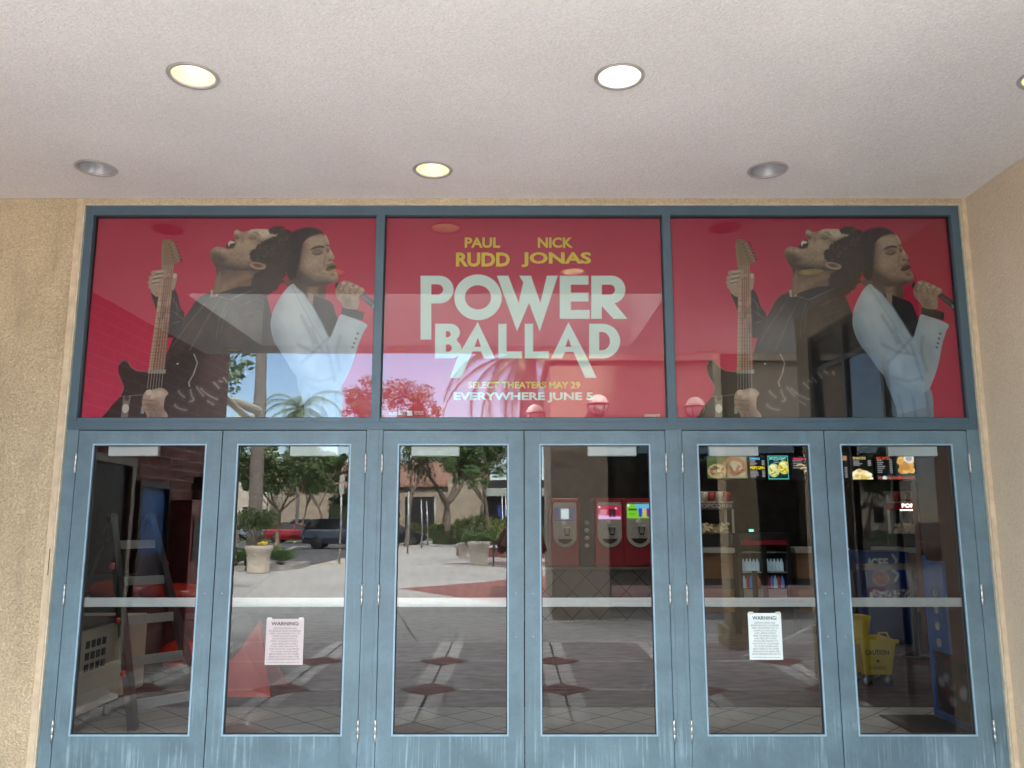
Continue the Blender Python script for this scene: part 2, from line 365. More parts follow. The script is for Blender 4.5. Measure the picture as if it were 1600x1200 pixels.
# ================================================================ THE THEATER: walls, soffit, light well
ZC = 3.70                                    # soffit height
XL, XR = -3.97, 3.04                         # side walls of the porch
FX0, FX1, FZ = -2.857, 2.995, 3.652          # outer edge of the blue frame
bld = thing('theater_building', 'tan stucco theatre building with deep recessed porch around the blue doors', 'building', (0, 0, 0))
b = MB(); b.box(XL - .3, FX0 - .012, -.02, .28, 0, ZC - .002); b.build('front_wall', M_stain, bld)
b = MB(); b.box(FX0 - .012, FX1 + .010, -.02, .28, FZ + .008, ZC - .002); b.box(FX1 + .010, XR, -.02, .28, 0, ZC - .002); b.build('front_wall_strip', M_stucco, bld)
M_bead = pm('smooth_stucco_edge', (.56, .45, .31), .85, var=.16, vs=14, bump=.4, bs=90, bd=.002)
for qa, qb in ((FX0 - .050, FX0 - .010), (FX1 + .012, XR - .002)): b = MB(); b.box(qa, qb, -.027, -.021, 0, ZC - .004); b.build('corner_bead', M_bead, bld)
b = MB(); b.box(FX0 - .010, FX0, -.022, .0, 0, FZ); b.box(FX1, FX1 + .009, -.022, .0, 0, FZ); b.box(FX0 - .010, FX1 + .009, -.022, 0, FZ, FZ + .008); b.build('caulk_joint', M_caulk, bld)
b = MB(); b.box(XR, XR + .3, -.64, .28, 0, ZC - .002); b.box(XR, XR + .3, -3.3, -2.95, 0, ZC - .002); b.box(XR, XR + .3, -2.95, -.64, 3.42, ZC - .002); b.build('side_wall', M_stucco2, bld)
# brick side wall on the left
def brickmat():
    m = bpy.data.materials.new('red_brown_brick'); m.use_nodes = True; n, L, N = node_helpers(m); bs = n.nodes['Principled BSDF']
    t = N('ShaderNodeTexCoord'); mpp = N('ShaderNodeMapping'); mpp.inputs['Rotation'].default_value = (R(90), 0, R(90))
    sep = N('ShaderNodeSeparateXYZ'); com = N('ShaderNodeCombineXYZ'); L.new(t.outputs['Object'], sep.inputs[0]); L.new(sep.outputs[1], com.inputs[0]); L.new(sep.outputs[2], com.inputs[1])
    k = N('ShaderNodeTexBrick'); k.inputs['Scale'].default_value = 1; k.inputs['Brick Width'].default_value = .32; k.inputs['Row Height'].default_value = .12; k.inputs['Mortar Size'].default_value = .008
    k.inputs['Color1'].default_value = (.19, .065, .05, 1); k.inputs['Color2'].default_value = (.13, .05, .04, 1); k.inputs['Mortar'].default_value = (.30, .22, .19, 1)
    L.new(com.outputs[0], k.inputs[0]); L.new(k.outputs[0], bs.inputs['Base Color']); bs.inputs['Roughness'].default_value = .85
    return m
M_brick = brickmat()
b = MB(); b.box(XL - .3, XL, -6.0, -.02, 0, ZC - .002); b.box(XL - .3, XL, -6.0, -5.14, ZC - .002, 5.9); b.build('brick_wall', M_brick, bld)
# soffit sheet with real openings for the downlights and the light well
from mathutils.geometry import tessellate_polygon
lights = []
def soffit_pt(px, py):
    a, b_, c = ray(px, py); s = (ZC - H) / c; return Vector((a * s, b_ * s - D, ZC))
ROW1 = [(302, 118, 'warm'), (968, 119, 'white'), (1634, 119, 'warm')]
ROW2 = [(150, 262, 'off'), (676, 265, 'warm'), (1199, 265, 'off')]
for px, py, st in ROW1 + ROW2: p = soffit_pt(px, py); lights.append((p.x, p.y, st, .107))
for x in (-3.55, -1.42, .46, 2.48, 4.6): lights.append((x, -4.88, 'warm', .107))
CW = (-3.11, 1.48, -4.66, -2.27)
SO = (XL - .3, 7.5, -5.13, .28)
loops = [[Vector((SO[0], SO[2], 0)), Vector((SO[1], SO[2], 0)), Vector((SO[1], SO[3], 0)), Vector((SO[0], SO[3], 0))],
         [Vector((CW[0], CW[2], 0)), Vector((CW[0], CW[3], 0)), Vector((CW[1], CW[3], 0)), Vector((CW[1], CW[2], 0))]]
for x, y, st, r in lights: loops.append([Vector((x + r * math.cos(-2 * math.pi * k / 28), y + r * math.sin(-2 * math.pi * k / 28), 0)) for k in range(28)])
flat = [v for l in loops for v in l]
b = MB(); b.add([(v.x, v.y, ZC) for v in flat], [tuple(t) for t in tessellate_polygon(loops)]); sof = b.build('soffit', M_soffit, bld)
b = MB()
b.box(SO[0], CW[0] - .1, CW[2], CW[3], 3.95, 6.0); b.box(CW[1] + .1, SO[1], CW[2], CW[3], 3.95, 6.0); b.box(SO[0], SO[1], CW[3] + .1, 12, 3.96, 8.5); b.box(SO[0], SO[1], SO[2] + .12, CW[2] - .1, 3.95, 6.0)
b.box(4.2, 16, 0, 14, 8.505, 15); b.build('upper_storey_and_shade_tower', M_stucco, bld)  # unseen right-hand tower block added to keep the sun off the arcade
b = MB(); b.box(CW[0] - .1, CW[0], CW[2] - .1, CW[3] + .1, ZC + .004, 6.02); b.box(CW[1], CW[1] + .1, CW[2] - .1, CW[3] + .1, ZC + .004, 6.02)
b.box(CW[0], CW[1], CW[2] - .1, CW[2], ZC + .004, 6.02); b.box(CW[0], CW[1], CW[3], CW[3] + .1, ZC + .004, 8.4); b.build('light_well', M_soffit, bld)
b = MB(); b.box(SO[0], SO[1], SO[2], SO[2] + .12, ZC + .003, 6.06); b.box(SO[1], SO[1] + .1, SO[2], SO[3], ZC + .003, 6); b.build('porch_fascia', M_stucco, bld)
# downlights: recessed cans
M_lw = pm('warm_lamp', (1, .92, .62), .5, var=.05, emit=1.3); M_lww = pm('white_lamp', (1, .97, .86), .5, var=.03, emit=5)
M_cone_w = pm('warm_lit_reflector', (.86, .80, .56), .35, var=.05); M_cone = pm('grey_can_reflector', (.50, .51, .53), .35, .4, .08, 4)
M_ring = pm('grey_trim_ring', (.40, .39, .385), .5, .2, .15, 12)
lab = {0: 'lit round downlight glowing warm yellow, upper left of the soffit', 1: 'lit round downlight glowing white, brightest one, upper right of the soffit', 2: 'lit round downlight cut off by the right edge of the photo',
       3: 'unlit grey round downlight above the left poster near the wall', 4: 'lit round yellow downlight above the middle poster, nearest the wall', 5: 'unlit grey round downlight above the right poster near the wall',
       6: 'round downlight beyond the light well beside the brick wall', 7: 'round downlight beyond the light well, second from the brick wall', 8: 'round downlight beyond the light well, third from the brick wall', 9: 'round downlight beyond the light well near the tan pillar', 10: 'round downlight beyond the light well, farthest from the brick wall'}
for i, (x, y, st, r) in enumerate(lights):
    t = thing('recessed_downlight', lab[i], 'downlight', (x, y, ZC), 'recessed downlights in the porch soffit')
    m = MB(); m.lathe([(r, 0), (r + .016, -.004), (r + .013, -.009), (r - .004, -.007), (r - .006, 0), (r - .004, .004)], (x, y, ZC), 32); m.build('trim_ring', M_ring, t)
    m = MB(); m.lathe([(r - .002, .0), (r - .012, .05), (r * .78, .085), (r * .72, .10)], (x, y, ZC), 32); m.build('reflector', M_cone if st == 'off' else M_cone_w, t)
    m = MB(); m.lathe([(0.001, .099), (r * .73, .099)], (x, y, ZC), 24); m.build('lamp', {'off': M_cone, 'warm': M_lw, 'white': M_lww}[st], t)
    if st != 'off': m = MB(); m.sph((x + .01, y, ZC + .088), .03, 16, 10, sc=(1, 1, .8)); m.build('bulb', pm('hot_bulb_' + st, (1, .97, .85), .5, var=0, emit=3.0 if st == 'warm' else 12), t)
# ---------------------------------------------------------------- right side storefront window (dark glass)
t = thing('side_storefront_window', 'dark glazed storefront window in the right hand porch wall', 'window', (XR, -1.8, 0))
b = MB()
for y0 in (-2.95, -2.21, -1.44, -.68): b.box(XR + .04, XR + .10, y0, y0 + .05, 0, 3.42)
for z0 in (.0, 2.35, 3.04, 3.37):
    for k in range(3): b.box(XR + .045, XR + .095, (-2.90, -2.16, -1.39)[k], (-2.21, -1.44, -.68)[k], z0, z0 + .05)
b.build('window_frame', pm('dark_bronze_frame', (.05, .045, .04), .4, .3), t)
b = MB(); b.box(XR + .066, XR + .074, -2.95, -.63, .02, 3.4); b.build('window_glass', M_darkglass, t)
b = MB(); b.box(XR + .5, XR + .55, -3.3, -.3, 0, 3.6); b.build('unlit_room_backing', pm('dark_room', (.02, .022, .03), .9), t)  # near-black sheet standing in for the unlit room behind the glass
# ================================================================ STOREFRONT FRAME
POST = (-.881, 1.034); ZT0, ZT1 = 2.142, 2.212
fr = thing('storefront_frame', 'blue painted metal storefront frame holding the six doors and three posters', 'door frame', (.07, 0, 0))
GAPS = [(-2.781, -.933), (-.828, .982), (1.087, 2.917)]
b = MB()
b.box(FX0, GAPS[0][0], 0, .12, 0, ZT0); b.build('jamb', M_blue, fr, .002)
b = MB(); b.box(GAPS[2][1], FX1, 0, .12, 0, ZT0); b.build('jamb', M_blue, fr, .002)
for k in range(2):
    b = MB(); x0, x1 = GAPS[k][1], GAPS[k + 1][0]; b.box(x0, x1, 0, .12, 0, ZT0); b.box(x0 + .024, x1 - .024, -.004, 0, 0, ZT0 - .001)
    b.build('post', M_blue, fr, .002)
b = MB(); b.box(FX0 + .0, FX1, 0.001, .12, ZT0, ZT1 - .02); b.build('transom_bar', M_blue_shade, fr, .002)
segs = [(FX0 + .052, POST[0] - .028), (POST[0] + .028, POST[1] - .028), (POST[1] + .028, FX1 - .052)]
for x0, x1 in segs:
    b = MB(); b.box(x0, x1, .008, .12, ZT1 - .0195, ZT1 + .008); b.build('glazing_bead', M_blue_shade, fr)
b = MB(); b.box(FX0, FX1, 0, .12, FZ - .062, FZ); b.box(FX0, FX0 + .052, 0, .12, ZT1 - .02, FZ - .062); b.box(FX1 - .052, FX1, 0, .12, ZT1 - .02, FZ - .062); b.build('head_frame', M_blue_shade, fr, .002)
for p in POST:
    b = MB(); b.box(p - .028, p + .028, 0.002, .12, ZT1 - .02, FZ - .062); b.build('mullion', M_blue_shade, fr, .002)
b = MB()
for x0, x1 in segs:
    z0, z1 = ZT1 + .008, FZ - .062; b.box(x0, x0 + .006, .03, .05, z0, z1); b.box(x1 - .006, x1, .03, .05, z0, z1); b.box(x0 + .006, x1 - .006, .03, .05, z1 - .006, z1); b.box(x0 + .006, x1 - .006, .03, .05, z0, z0 + .006)
b.build('gasket', M_gasket, fr)
for x0, x1 in segs:
    b = MB(); z0, z1 = ZT1 + .008, FZ - .062
    b.box(x0, x1, .036, .042, z0, z1, 1); b.add([(x0, .0358, z0), (x1, .0358, z0), (x1, .0358, z1), (x0, .0358, z1)], [(0, 1, 2, 3)], 0)
    b.build('transom_glass', [M_tglass, M_clear], fr, fix=False)
b = MB(); b.box(GAPS[0][0], GAPS[2][1], .0, .11, 0, .012); b.build('threshold', M_steel_dull, fr)
# small dark brown plate beside the frame
q0, q1 = W(78, 857, -.03), W(85, 899, -.03)
b = MB(); b.box(q0.x, FX0 - .02, -.034, -.0285, q1.z, q0.z); o = b.build('wall_plate', pm('dark_brown_metal', (.12, .05, .03), .7, .3, .4, 30), None, .002)
tag(o, 'small dark brown plate on the stucco edge left of the doors', 'wall plate')
# ================================================================ DOORS
M_edge = pm('blue_bead_highlight', (.27, .40, .50), .35, var=.08, vs=20)
leafs = []
for a, c in GAPS: mid = (a + c) / 2; leafs += [(a + .003, mid - .003, 'L'), (mid + .003, c - .003, 'R')]
DL = ['blue glass door at far left with ladder and beige cabinet behind it', 'blue glass door with warning notice, second from the left, reflecting planter and red car',
      'blue glass door reflecting tiled roof building and trees, left leaf of the middle pair', 'blue glass door showing drink machines behind, right leaf of the middle pair',
      'blue glass door with warning notice over the drinks fridge, left leaf of the right pair', 'blue glass door at far right with yellow mop bucket behind it']
CLO = [(171, 249), (454, 529), (643, 718), (918, 994), (1107, 1184), (1386, 1463)]
for i, (x0, x1, hs) in enumerate(leafs):
    t = thing('glass_door', DL[i], 'door', ((x0 + x1) / 2, .02, 0), 'six blue entrance doors')
    ST, z0, zb, zt, z1 = .104, .014, .289, 2.042, 2.137; Y0, Y1 = .004, .049
    b = MB(); b.box(x0, x0 + ST, Y0, Y1, z0, z1); b.box(x1 - ST, x1, Y0, Y1, z0, z1)
    b.box(x0 + ST, x1 - ST, Y0 + .0005, Y1 - .0005, zt, z1 - .0005); b.box(x0 + ST, x1 - ST, Y0 + .0005, Y1 - .0005, z0 + .0005, zb); b.build('door_frame', M_blue, t, .0015)
    gx0, gx1 = x0 + ST, x1 - ST
    b = MB()
    e = .009
    b.prism([(gx0 - .010, Y0 - .0035, zb - .010), (gx1 + .010, Y0 - .0035, zb - .010), (gx1 + .010, Y0 - .0035, zb - .001), (gx0 - .010, Y0 - .0035, zb - .001)], (0, .0033, 0))
    b.prism([(gx0 - .010, Y0 - .0035, zt + .001), (gx1 + .010, Y0 - .0035, zt + .001), (gx1 + .010, Y0 - .0035, zt + .010), (gx0 - .010, Y0 - .0035, zt + .010)], (0, .0033, 0))
    b.box(gx0 - .010, gx0 - .001, Y0 - .0035, Y0 - .0002, zb - .001, zt + .001); b.box(gx1 + .001, gx1 + .010, Y0 - .0035, Y0 - .0002, zb - .001, zt + .001)
    b.build('glazing_trim', M_edge, t)
    b = MB(); b.box(gx0, gx0 + .005, .012, .02, zb, zt); b.box(gx1 - .005, gx1, .012, .02, zb, zt); b.box(gx0 + .005, gx1 - .005, .012, .02, zt - .005, zt); b.box(gx0 + .005, gx1 - .005, .012, .02, zb, zb + .005); b.build('gasket', M_gasket, t)
    b = MB(); b.box(gx0, gx1, .0203, .026, zb, zt, 1); b.add([(gx0, .020, zb), (gx1, .020, zb), (gx1, .020, zt), (gx0, .020, zt)], [(0, 1, 2, 3)], 0)
    b.build('door_glass', [M_glass, M_clear], t, fix=False)
    b = MB(); b.box(gx0, gx1, .030, .040, 1.036, 1.092); pb = b.build('push_bar', M_alu, t, .002)
    b = MB()
    for fx in (.22, .70):
        for dz in (-.012, .012):
            b.lathe([(.0001, 0), (.004, 0), (.004, .002)], (gx0 + (gx1 - gx0) * fx, .0298, 1.064 + dz), 8, M=Matrix.Rotation(R(90), 3, 'X'))
    b.build('screw', M_steel_dull, pb)
    a, c = W(CLO[i][0], 705, .05).x, W(CLO[i][1], 705, .05).x
    a = max(a, gx0 + .004); c = min(c, gx1 - .004)
    b = MB(); b.box(a, c, .032, .07, 1.976, 2.062); b.build('closer_cover', M_white, t, .006)
    hx = x0 - .003 if hs == 'L' else x1 + .003
    for hz in (1.93, 1.113, .311):
        b = MB(); hy = -.006
        b.lathe([(.0001, -.0625), (.0066, -.0625), (.0066, -.022), (.0058, -.0215), (.0066, -.021), (.0066, .021), (.0058, .0215), (.0066, .022), (.0066, .0625), (.0001, .0625)], (hx, hy, hz), 12)
        b.box(hx - .002, hx + .002, hy, .03, hz - .06, hz + .06); b.build('hinge', M_steel, t)
    sx = x1 - .05 if hs == 'L' else x0 + .05
    for bz in (1.12, .86):
        b = MB(); b.lathe([(.0001, -.002), (.005, -.001), (.005, .003)], (sx, Y0 - .0005, bz), 10, M=Matrix.Rotation(R(-90), 3, 'X')); b.build('bolt', M_steel_dull, t)
# ================================================================ POSTERS
def C3(cx, cy): v = W(1020 + cx * .325, 310 + cy * .325, .055); return (v.x, v.z)
def C2(cx, cy): v = W(580 + cx * .3, 310 + cy * .3, .055); return (v.x, v.z)
def P3(*p): return [C3(a, c) for a, c in p]
SK = .00148                                    # metres per crop pixel
z0, z1 = ZT1 + .006, FZ - .058
cv = Canvas(segs[2][0] - .0, segs[2][1], z0, z1, .0027, (208, 38, 82))
# poster background, darker towards the top
g = ((cv.Z - z0) / (z1 - z0))[..., None]; cv.I = cv.I * (1.06 - .22 * g)
BLK, LTH = (22, 20, 22), (48, 43, 40)
skin, skd, skl = (180, 152, 132), (92, 72, 62), (216, 196, 172)
# --- singer in white jacket (torso first)
torso = P3((1100, 820), (1200, 890), (1330, 910), (1352, 1060), (1350, 1100), (1030, 1100), (1020, 1000), (1040, 880))
cv.poly(torso, (150, 164, 176), smooth=True)
cv.poly(P3((1030, 860), (1110, 860), (1150, 1000), (1130, 1100), (1020, 1100)), (60, 66, 76), .9, .12, clip=cv.full(torso))
for a in ((1250, 950, 1270, 1090), (1310, 930, 1335, 1080), (1180, 940, 1215, 1090)): cv.line(P3(a[:2], a[2:]), .012, (96, 108, 122), .6, .02, clip=cv.full(torso))
# --- leather jacket torso
jk = P3((640, 455), (700, 440), (790, 420), (870, 415), (915, 450), (950, 530), (992, 650), (1060, 770), (1120, 880), (1130, 1100), (520, 1100), (480, 800), (492, 715), (520, 625), (565, 540), (600, 480))
cv.poly(jk, LTH, smooth=True); kj = cv.full(jk)
cv.poly(P3((500, 700), (760, 660), (980, 720), (1100, 900), (1100, 1100), (480, 1100)), (20, 19, 22), .95, .16, clip=kj)
cv.poly(P3((760, 470), (900, 480), (940, 600), (800, 700), (720, 640)), (74, 66, 60), .75, .12, clip=kj)
cv.poly(P3((560, 570), (650, 500), (690, 560), (620, 700), (530, 720)), (66, 58, 52), .7, .10, clip=kj)
for pts, wd in ((((705, 480), (660, 570), (620, 660), (590, 730)), .006), (((740, 500), (715, 580), (708, 670)), .006), (((770, 480), (735, 560), (728, 650)), .004), (((640, 500), (570, 600), (500, 720)), .006), (((800, 520), (880, 480), (920, 500)), .006), (((830, 560), (900, 540)), .004)):
    cv.line(P3(*pts), wd * .7, (130, 120, 106), .55, .006, clip=kj)
cv.poly(P3((700, 445), (790, 428), (870, 415), (900, 440), (820, 455), (750, 487), (715, 465)), (34, 32, 32), smooth=True)
cv.line(P3((695, 470), (750, 487), (820, 455), (880, 430)), .005, (150, 140, 126), .6, .003)
cv.poly(P3((655, 440), (700, 440), (690, 472), (660, 474)), (190, 176, 160))
# --- guitarist's raised sleeve and hand on the neck
slv = P3((375, 456), (412, 462), (440, 520), (470, 440), (497, 455), (520, 520), (546, 566), (520, 650), (480, 668), (430, 600), (400, 520))
cv.poly(slv, (34, 32, 33), smooth=True); ks = cv.full(slv)
for a in ((480, 480, 520, 540), (484, 540, 540, 580), (490, 600, 528, 590), (500, 500, 510, 560)): cv.line(P3(a[:2], a[2:]), .005, (130, 120, 108), .6, .004, clip=ks)
# --- guitar
body = P3((225, 1100), (238, 1015), (285, 952), (296, 905), (268, 850), (260, 805), (276, 778), (300, 782), (318, 808), (350, 828), (405, 832), (470, 800), (520, 755), (580, 742), (622, 750), (635, 790), (625, 840), (605, 885), (618, 930), (660, 1000), (650, 1100))
cv.poly(body, (14, 14, 17), smooth=True); kb = cv.full(body)
cv.line(P3((612, 748), (634, 790), (622, 845), (604, 885), (614, 915)), .006, (190, 186, 178), .8, .003)
cv.line(P3((262, 800), (276, 778), (300, 784), (320, 810), (350, 828), (400, 834)), .004, (150, 146, 142), .6, .003)
cv.line(P3((285, 952), (296, 905), (268, 850)), .004, (120, 118, 116), .5, .003); cv.line(P3((285, 952), (390, 944)), .004, (150, 150, 150), .6)
cv.poly(P3((300, 950), (335, 950), (332, 1060), (300, 1060)), (118, 110, 100)); cv.ell(*C3(317, 1010), .022, .030, (205, 198, 184)); cv.ell(*C3(317, 960), .016, .018, (60, 56, 52))
cv.poly(P3((402, 822), (488, 822), (486, 842), (402, 842)), (140, 140, 138)); cv.ell(*C3(540, 795), .007, .005, (200, 200, 200))
cv.poly(P3((392, 1000), (408, 1000), (408, 1035), (392, 1035)), (150, 150, 150))
cv.poly(P3((412, 345), (470, 345), (482, 818), (404, 832)), (150, 104, 84))
cv.poly(P3((412, 345), (426, 345), (420, 826), (404, 832)), (196, 156, 124), .8)
for k in range(21):
    f = 1 - .94 ** k; f /= (1 - .94 ** 21); yy = 350 + 470 * f
    xa = 412 + (404 - 412) * f; xb = 470 + 12 * f; cv.line(P3((xa, yy), (xb, yy - 2)), .003, (70, 50, 42), .85)
for yy in (468, 520, 574, 622, 664, 700, 704, 740, 770): cv.ell(*C3(437 + (yy - 468) * .012, yy + 5), .0035, .0035, (30, 24, 22))
hs_ = P3((398, 208), (420, 196), (446, 206), (470, 240), (492, 286), (488, 308), (466, 318), (462, 350), (416, 350), (402, 290))
cv.poly(hs_, (146, 116, 86), smooth=True); cv.line(P3((402, 220), (412, 330)), .008, (190, 160, 124), .5, .01)
for k in range(6): x_, y_ = 458 + k * 7, 214 + k * 16; cv.line(P3((x_ - 14, y_ + 6), (x_ + 6, y_)), .004, (170, 168, 160)); cv.ell(*C3(x_ + 4, y_), .0085, .0065, (52, 50, 50)); cv.ell(*C3(x_ - 26, y_ + 8), .005, .005, (60, 56, 50))
for k in range(6): cv.line(P3((418 + k * 9, 320), (409 + k * 13.5, 915)), .0022, (206, 200, 188), .75)
# hand on the neck: four fingers on the left, thumb on the right
for fx, fy, tx, ty in ((372, 358, 428, 352), (364, 382, 424, 372), (362, 404, 414, 394), (368, 424, 408, 414)):
    cv.line(P3((fx, fy), (tx, ty)), .030, skd); cv.line(P3((fx, fy - 3), (tx, ty - 3)), .019, skl, .8, .006); cv.ell(*C3(fx, fy), .016, .015, skin); cv.ell(*C3(tx, ty), .014, .014, skin)
cv.poly(P3((372, 420), (405, 418), (410, 470), (384, 462), (370, 440)), skin, smooth=True); cv.poly(P3((470, 372), (486, 362), (487, 400), (478, 440), (468, 430)), skin, smooth=True); cv.ell(*C3(476, 372), .013, .018, skl, .9)
cv.ell(*C3(447, 372), .014, .016, skin); cv.ell(*C3(446, 380), .01, .012, (120, 80, 96), .6)
# --- guitarist's head thrown back (generic face)
def vnoise(kx, kz, seed):
    r_ = np.random.RandomState(seed); a = r_.rand(kz + 2, kx + 2); gx = np.linspace(0, kx, cv.nx); gz = np.linspace(0, kz, cv.nz); ix = gx.astype(int); iz = gz.astype(int); fx = gx - ix; fz = (gz - iz)[:, None]; fx = fx * fx * (3 - 2 * fx); fz = fz * fz * (3 - 2 * fz)
    return a[iz][:, ix] * (1 - fx) * (1 - fz) + a[iz][:, ix + 1] * fx * (1 - fz) + a[iz + 1][:, ix] * (1 - fx) * fz + a[iz + 1][:, ix + 1] * fx * fz
def tone(mask, amp, kx, kz, seed):
    n_ = (vnoise(kx, kz, seed) - .5) * .6 + (vnoise(kx * 2, kz * 2, seed + 1) - .5) * .4; cv.I = cv.I * (1 + (n_ * 2 * amp * mask)[..., None])
def sheen(mask, c, kx, kz, seed, a=.5, sharp=7):
    n_ = 1 - np.abs(vnoise(kx, kz, seed) * 2 - 1); m = (np.clip(n_, 0, 1) ** sharp * mask * a)[..., None]; cv.I = cv.I * (1 - m) + linear(c) * m
tone(kj, .45, 60, 22, 31); tone(ks, .6, 70, 40, 32); tone(ka, .4, 70, 40, 33) if 'ka' in globals() else None
neck = P3((650, 300), (672, 350), (668, 470), (700, 455), (790, 425), (850, 415), (900, 340), (860, 300), (760, 290)); kn = cv.full(neck)
cv.poly(neck, (134, 108, 90), smooth=True); cv.poly(P3((700, 340), (860, 320), (850, 420), (760, 430)), (112, 88, 72), .8, .08, clip=kn); cv.poly(P3((655, 320), (720, 335), (700, 370), (660, 360)), (66, 54, 48), .8, .05, clip=kn); cv.line(P3((700, 440), (760, 400), (830, 370)), .03, (176, 146, 120), .5, .04, clip=kn); cv.line(P3((690, 350), (684, 450)), .012, (170, 142, 120), .5, .02, clip=kn)
face = P3((632, 262), (640, 243), (662, 231), (690, 236), (716, 240), (742, 226), (746, 200), (737, 180), (734, 158), (748, 150), (768, 160), (796, 158), (822, 148), (870, 147), (920, 153), (955, 180), (940, 240), (920, 320), (880, 352), (820, 350), (740, 352), (672, 330), (642, 292))
cv.poly(face, (174, 150, 128), smooth=True); kf = cv.full(face)
cv.poly(P3((620, 290), (700, 300), (800, 318), (900, 300), (920, 370), (640, 360)), (62, 50, 46), .95, .07, clip=kf); cv.poly(P3((628, 258), (680, 262), (720, 290), (690, 320), (640, 300)), (78, 64, 56), .85, .04, clip=kf)
cv.poly(P3((860, 200), (960, 180), (940, 340), (840, 330)), (96, 76, 64), .7, .07, clip=kf)
cv.poly(P3((800, 140), (940, 146), (950, 176), (880, 190), (810, 172)), (226, 214, 188), .85, .035, clip=kf); cv.ell(*C3(800, 222), .055, .04, (206, 182, 152), .6, .06, clip=kf); cv.ell(*C3(700, 250), .05, .012, (200, 178, 152), .7, .02, clip=kf); cv.ell(*C3(752, 162), .018, .012, (226, 208, 184), .8, .012, clip=kf); cv.ell(*C3(650, 244), .022, .010, (196, 172, 148), .6, .012, clip=kf)
cv.ell(*C3(752, 190), .016, .012, (84, 62, 54), .8, .014, clip=kf); cv.ell(*C3(744, 180), .007, .006, (50, 36, 32), .9, .005, clip=kf); cv.ell(*C3(778, 196), .008, .022, (104, 80, 66), .6, .014, clip=kf)
cv.poly(P3((702, 238), (714, 210), (738, 200), (748, 218), (742, 236), (722, 241)), (46, 24, 24), smooth=True); cv.poly(P3((712, 216), (722, 204), (740, 208), (742, 214), (722, 220), (718, 232)), (232, 228, 218), smooth=True); cv.line(P3((700, 240), (724, 244), (744, 236)), .007, (150, 100, 90), .8, .004)
cv.ell(*C3(832, 184), .030, .020, (104, 82, 70), .55, .03, clip=kf); cv.line(P3((808, 190), (824, 196), (842, 192)), .006, (50, 38, 34), .8, .005); cv.line(P3((824, 162), (842, 164), (856, 178)), .011, (70, 54, 46), .6, .012)
tone(kf, .22, 120, 90, 41); tone(kn, .15, 60, 50, 43)
rr = random.Random(5)
for k in range(500):
    q = (rr.uniform(640, 880), rr.uniform(262, 345)); cv.line([C3(*q), C3(q[0] + rr.uniform(-3, 3), q[1] + 5)], .0018, (52, 42, 38), .28, clip=kf)
# --- singer's head (generic face, short dark hair)
sface = P3((1056, 300), (1062, 235), (1090, 190), (1130, 165), (1168, 172), (1190, 205), (1200, 238), (1222, 270), (1230, 288), (1218, 298), (1230, 310), (1238, 330), (1236, 345), (1246, 356), (1256, 382), (1244, 402), (1200, 416), (1130, 424), (1070, 410), (1046, 380))
sneck = P3((1010, 392), (1190, 392), (1194, 540), (1150, 520), (1090, 460), (1030, 430)); ksn = cv.full(sneck)
cv.poly(sneck, (104, 82, 70), smooth=True); cv.poly(P3((1120, 430), (1160, 420), (1170, 520), (1130, 500)), (168, 142, 120), .7, .03, clip=ksn)
cv.poly(sface, (176, 150, 130), smooth=True); kg = cv.full(sface)
cv.poly(P3((1030, 340), (1090, 350), (1150, 385), (1250, 392), (1230, 440), (1100, 440), (1030, 430)), (70, 58, 52), .9, .05, clip=kg); cv.poly(P3((1040, 220), (1080, 220), (1080, 400), (1030, 400)), (74, 60, 54), .85, .05, clip=kg)
cv.ell(*C3(1135, 205), .05, .035, (206, 182, 156), .6, .05, clip=kg); cv.ell(*C3(1130, 300), .045, .04, (196, 170, 142), .6, .05, clip=kg); cv.ell(*C3(1206, 262), .012, .03, (212, 190, 164), .7, .016, clip=kg); cv.ell(*C3(1228, 380), .022, .016, (182, 156, 132), .6, .02, clip=kg); cv.line(P3((1172, 178), (1192, 208), (1202, 240)), .010, (222, 206, 184), .6, .008, clip=kg)
cv.ell(*C3(1144, 256), .034, .022, (98, 76, 66), .75, .02, clip=kg); cv.ell(*C3(1142, 256), .024, .010, (150, 122, 104), .8, .006, clip=kg); cv.line(P3((1118, 264), (1142, 272), (1168, 258)), .006, (40, 30, 28), .95, .003)
cv.poly(P3((1108, 248), (1122, 234), (1150, 226), (1170, 230), (1172, 238), (1144, 238)), (44, 34, 30), .95, .005, smooth=True); cv.ell(*C3(1192, 250), .010, .016, (84, 64, 56), .8, .008, clip=kg); cv.line(P3((1182, 226), (1198, 226)), .008, (44, 34, 30), .9, .003)
cv.ell(*C3(1208, 296), .014, .008, (70, 50, 44), .8, .008, clip=kg); cv.line(P3((1186, 280), (1180, 306), (1186, 330)), .006, (110, 86, 72), .7, .008, clip=kg); cv.poly(P3((1192, 340), (1208, 326), (1236, 320), (1238, 336), (1216, 348), (1198, 350)), (70, 40, 36), smooth=True); cv.poly(P3((1200, 350), (1220, 350), (1240, 344), (1234, 358), (1212, 360)), (150, 112, 100), .8, .004, smooth=True)
cv.poly(P3((1190, 322), (1232, 306), (1232, 318), (1200, 334)), (84, 66, 56), .7, .010, clip=kg); cv.ell(*C3(1228, 366), .018, .008, (74, 58, 50), .8, .01, clip=kg); tone(kg, .2, 130, 90, 47)
for k in range(500):
    q = (rr.uniform(1050, 1250), rr.uniform(330, 415)); cv.line([C3(*q), C3(q[0] + rr.uniform(-2, 3), q[1] + 5)], .0018, (50, 42, 38), .3, clip=kg)
hair2 = P3((1000, 180), (1035, 150), (1090, 138), (1140, 150), (1166, 176), (1150, 172), (1122, 178), (1092, 190), (1072, 212), (1066, 250), (1062, 300), (1058, 350), (1048, 388), (1026, 392), (1008, 360), (990, 300))
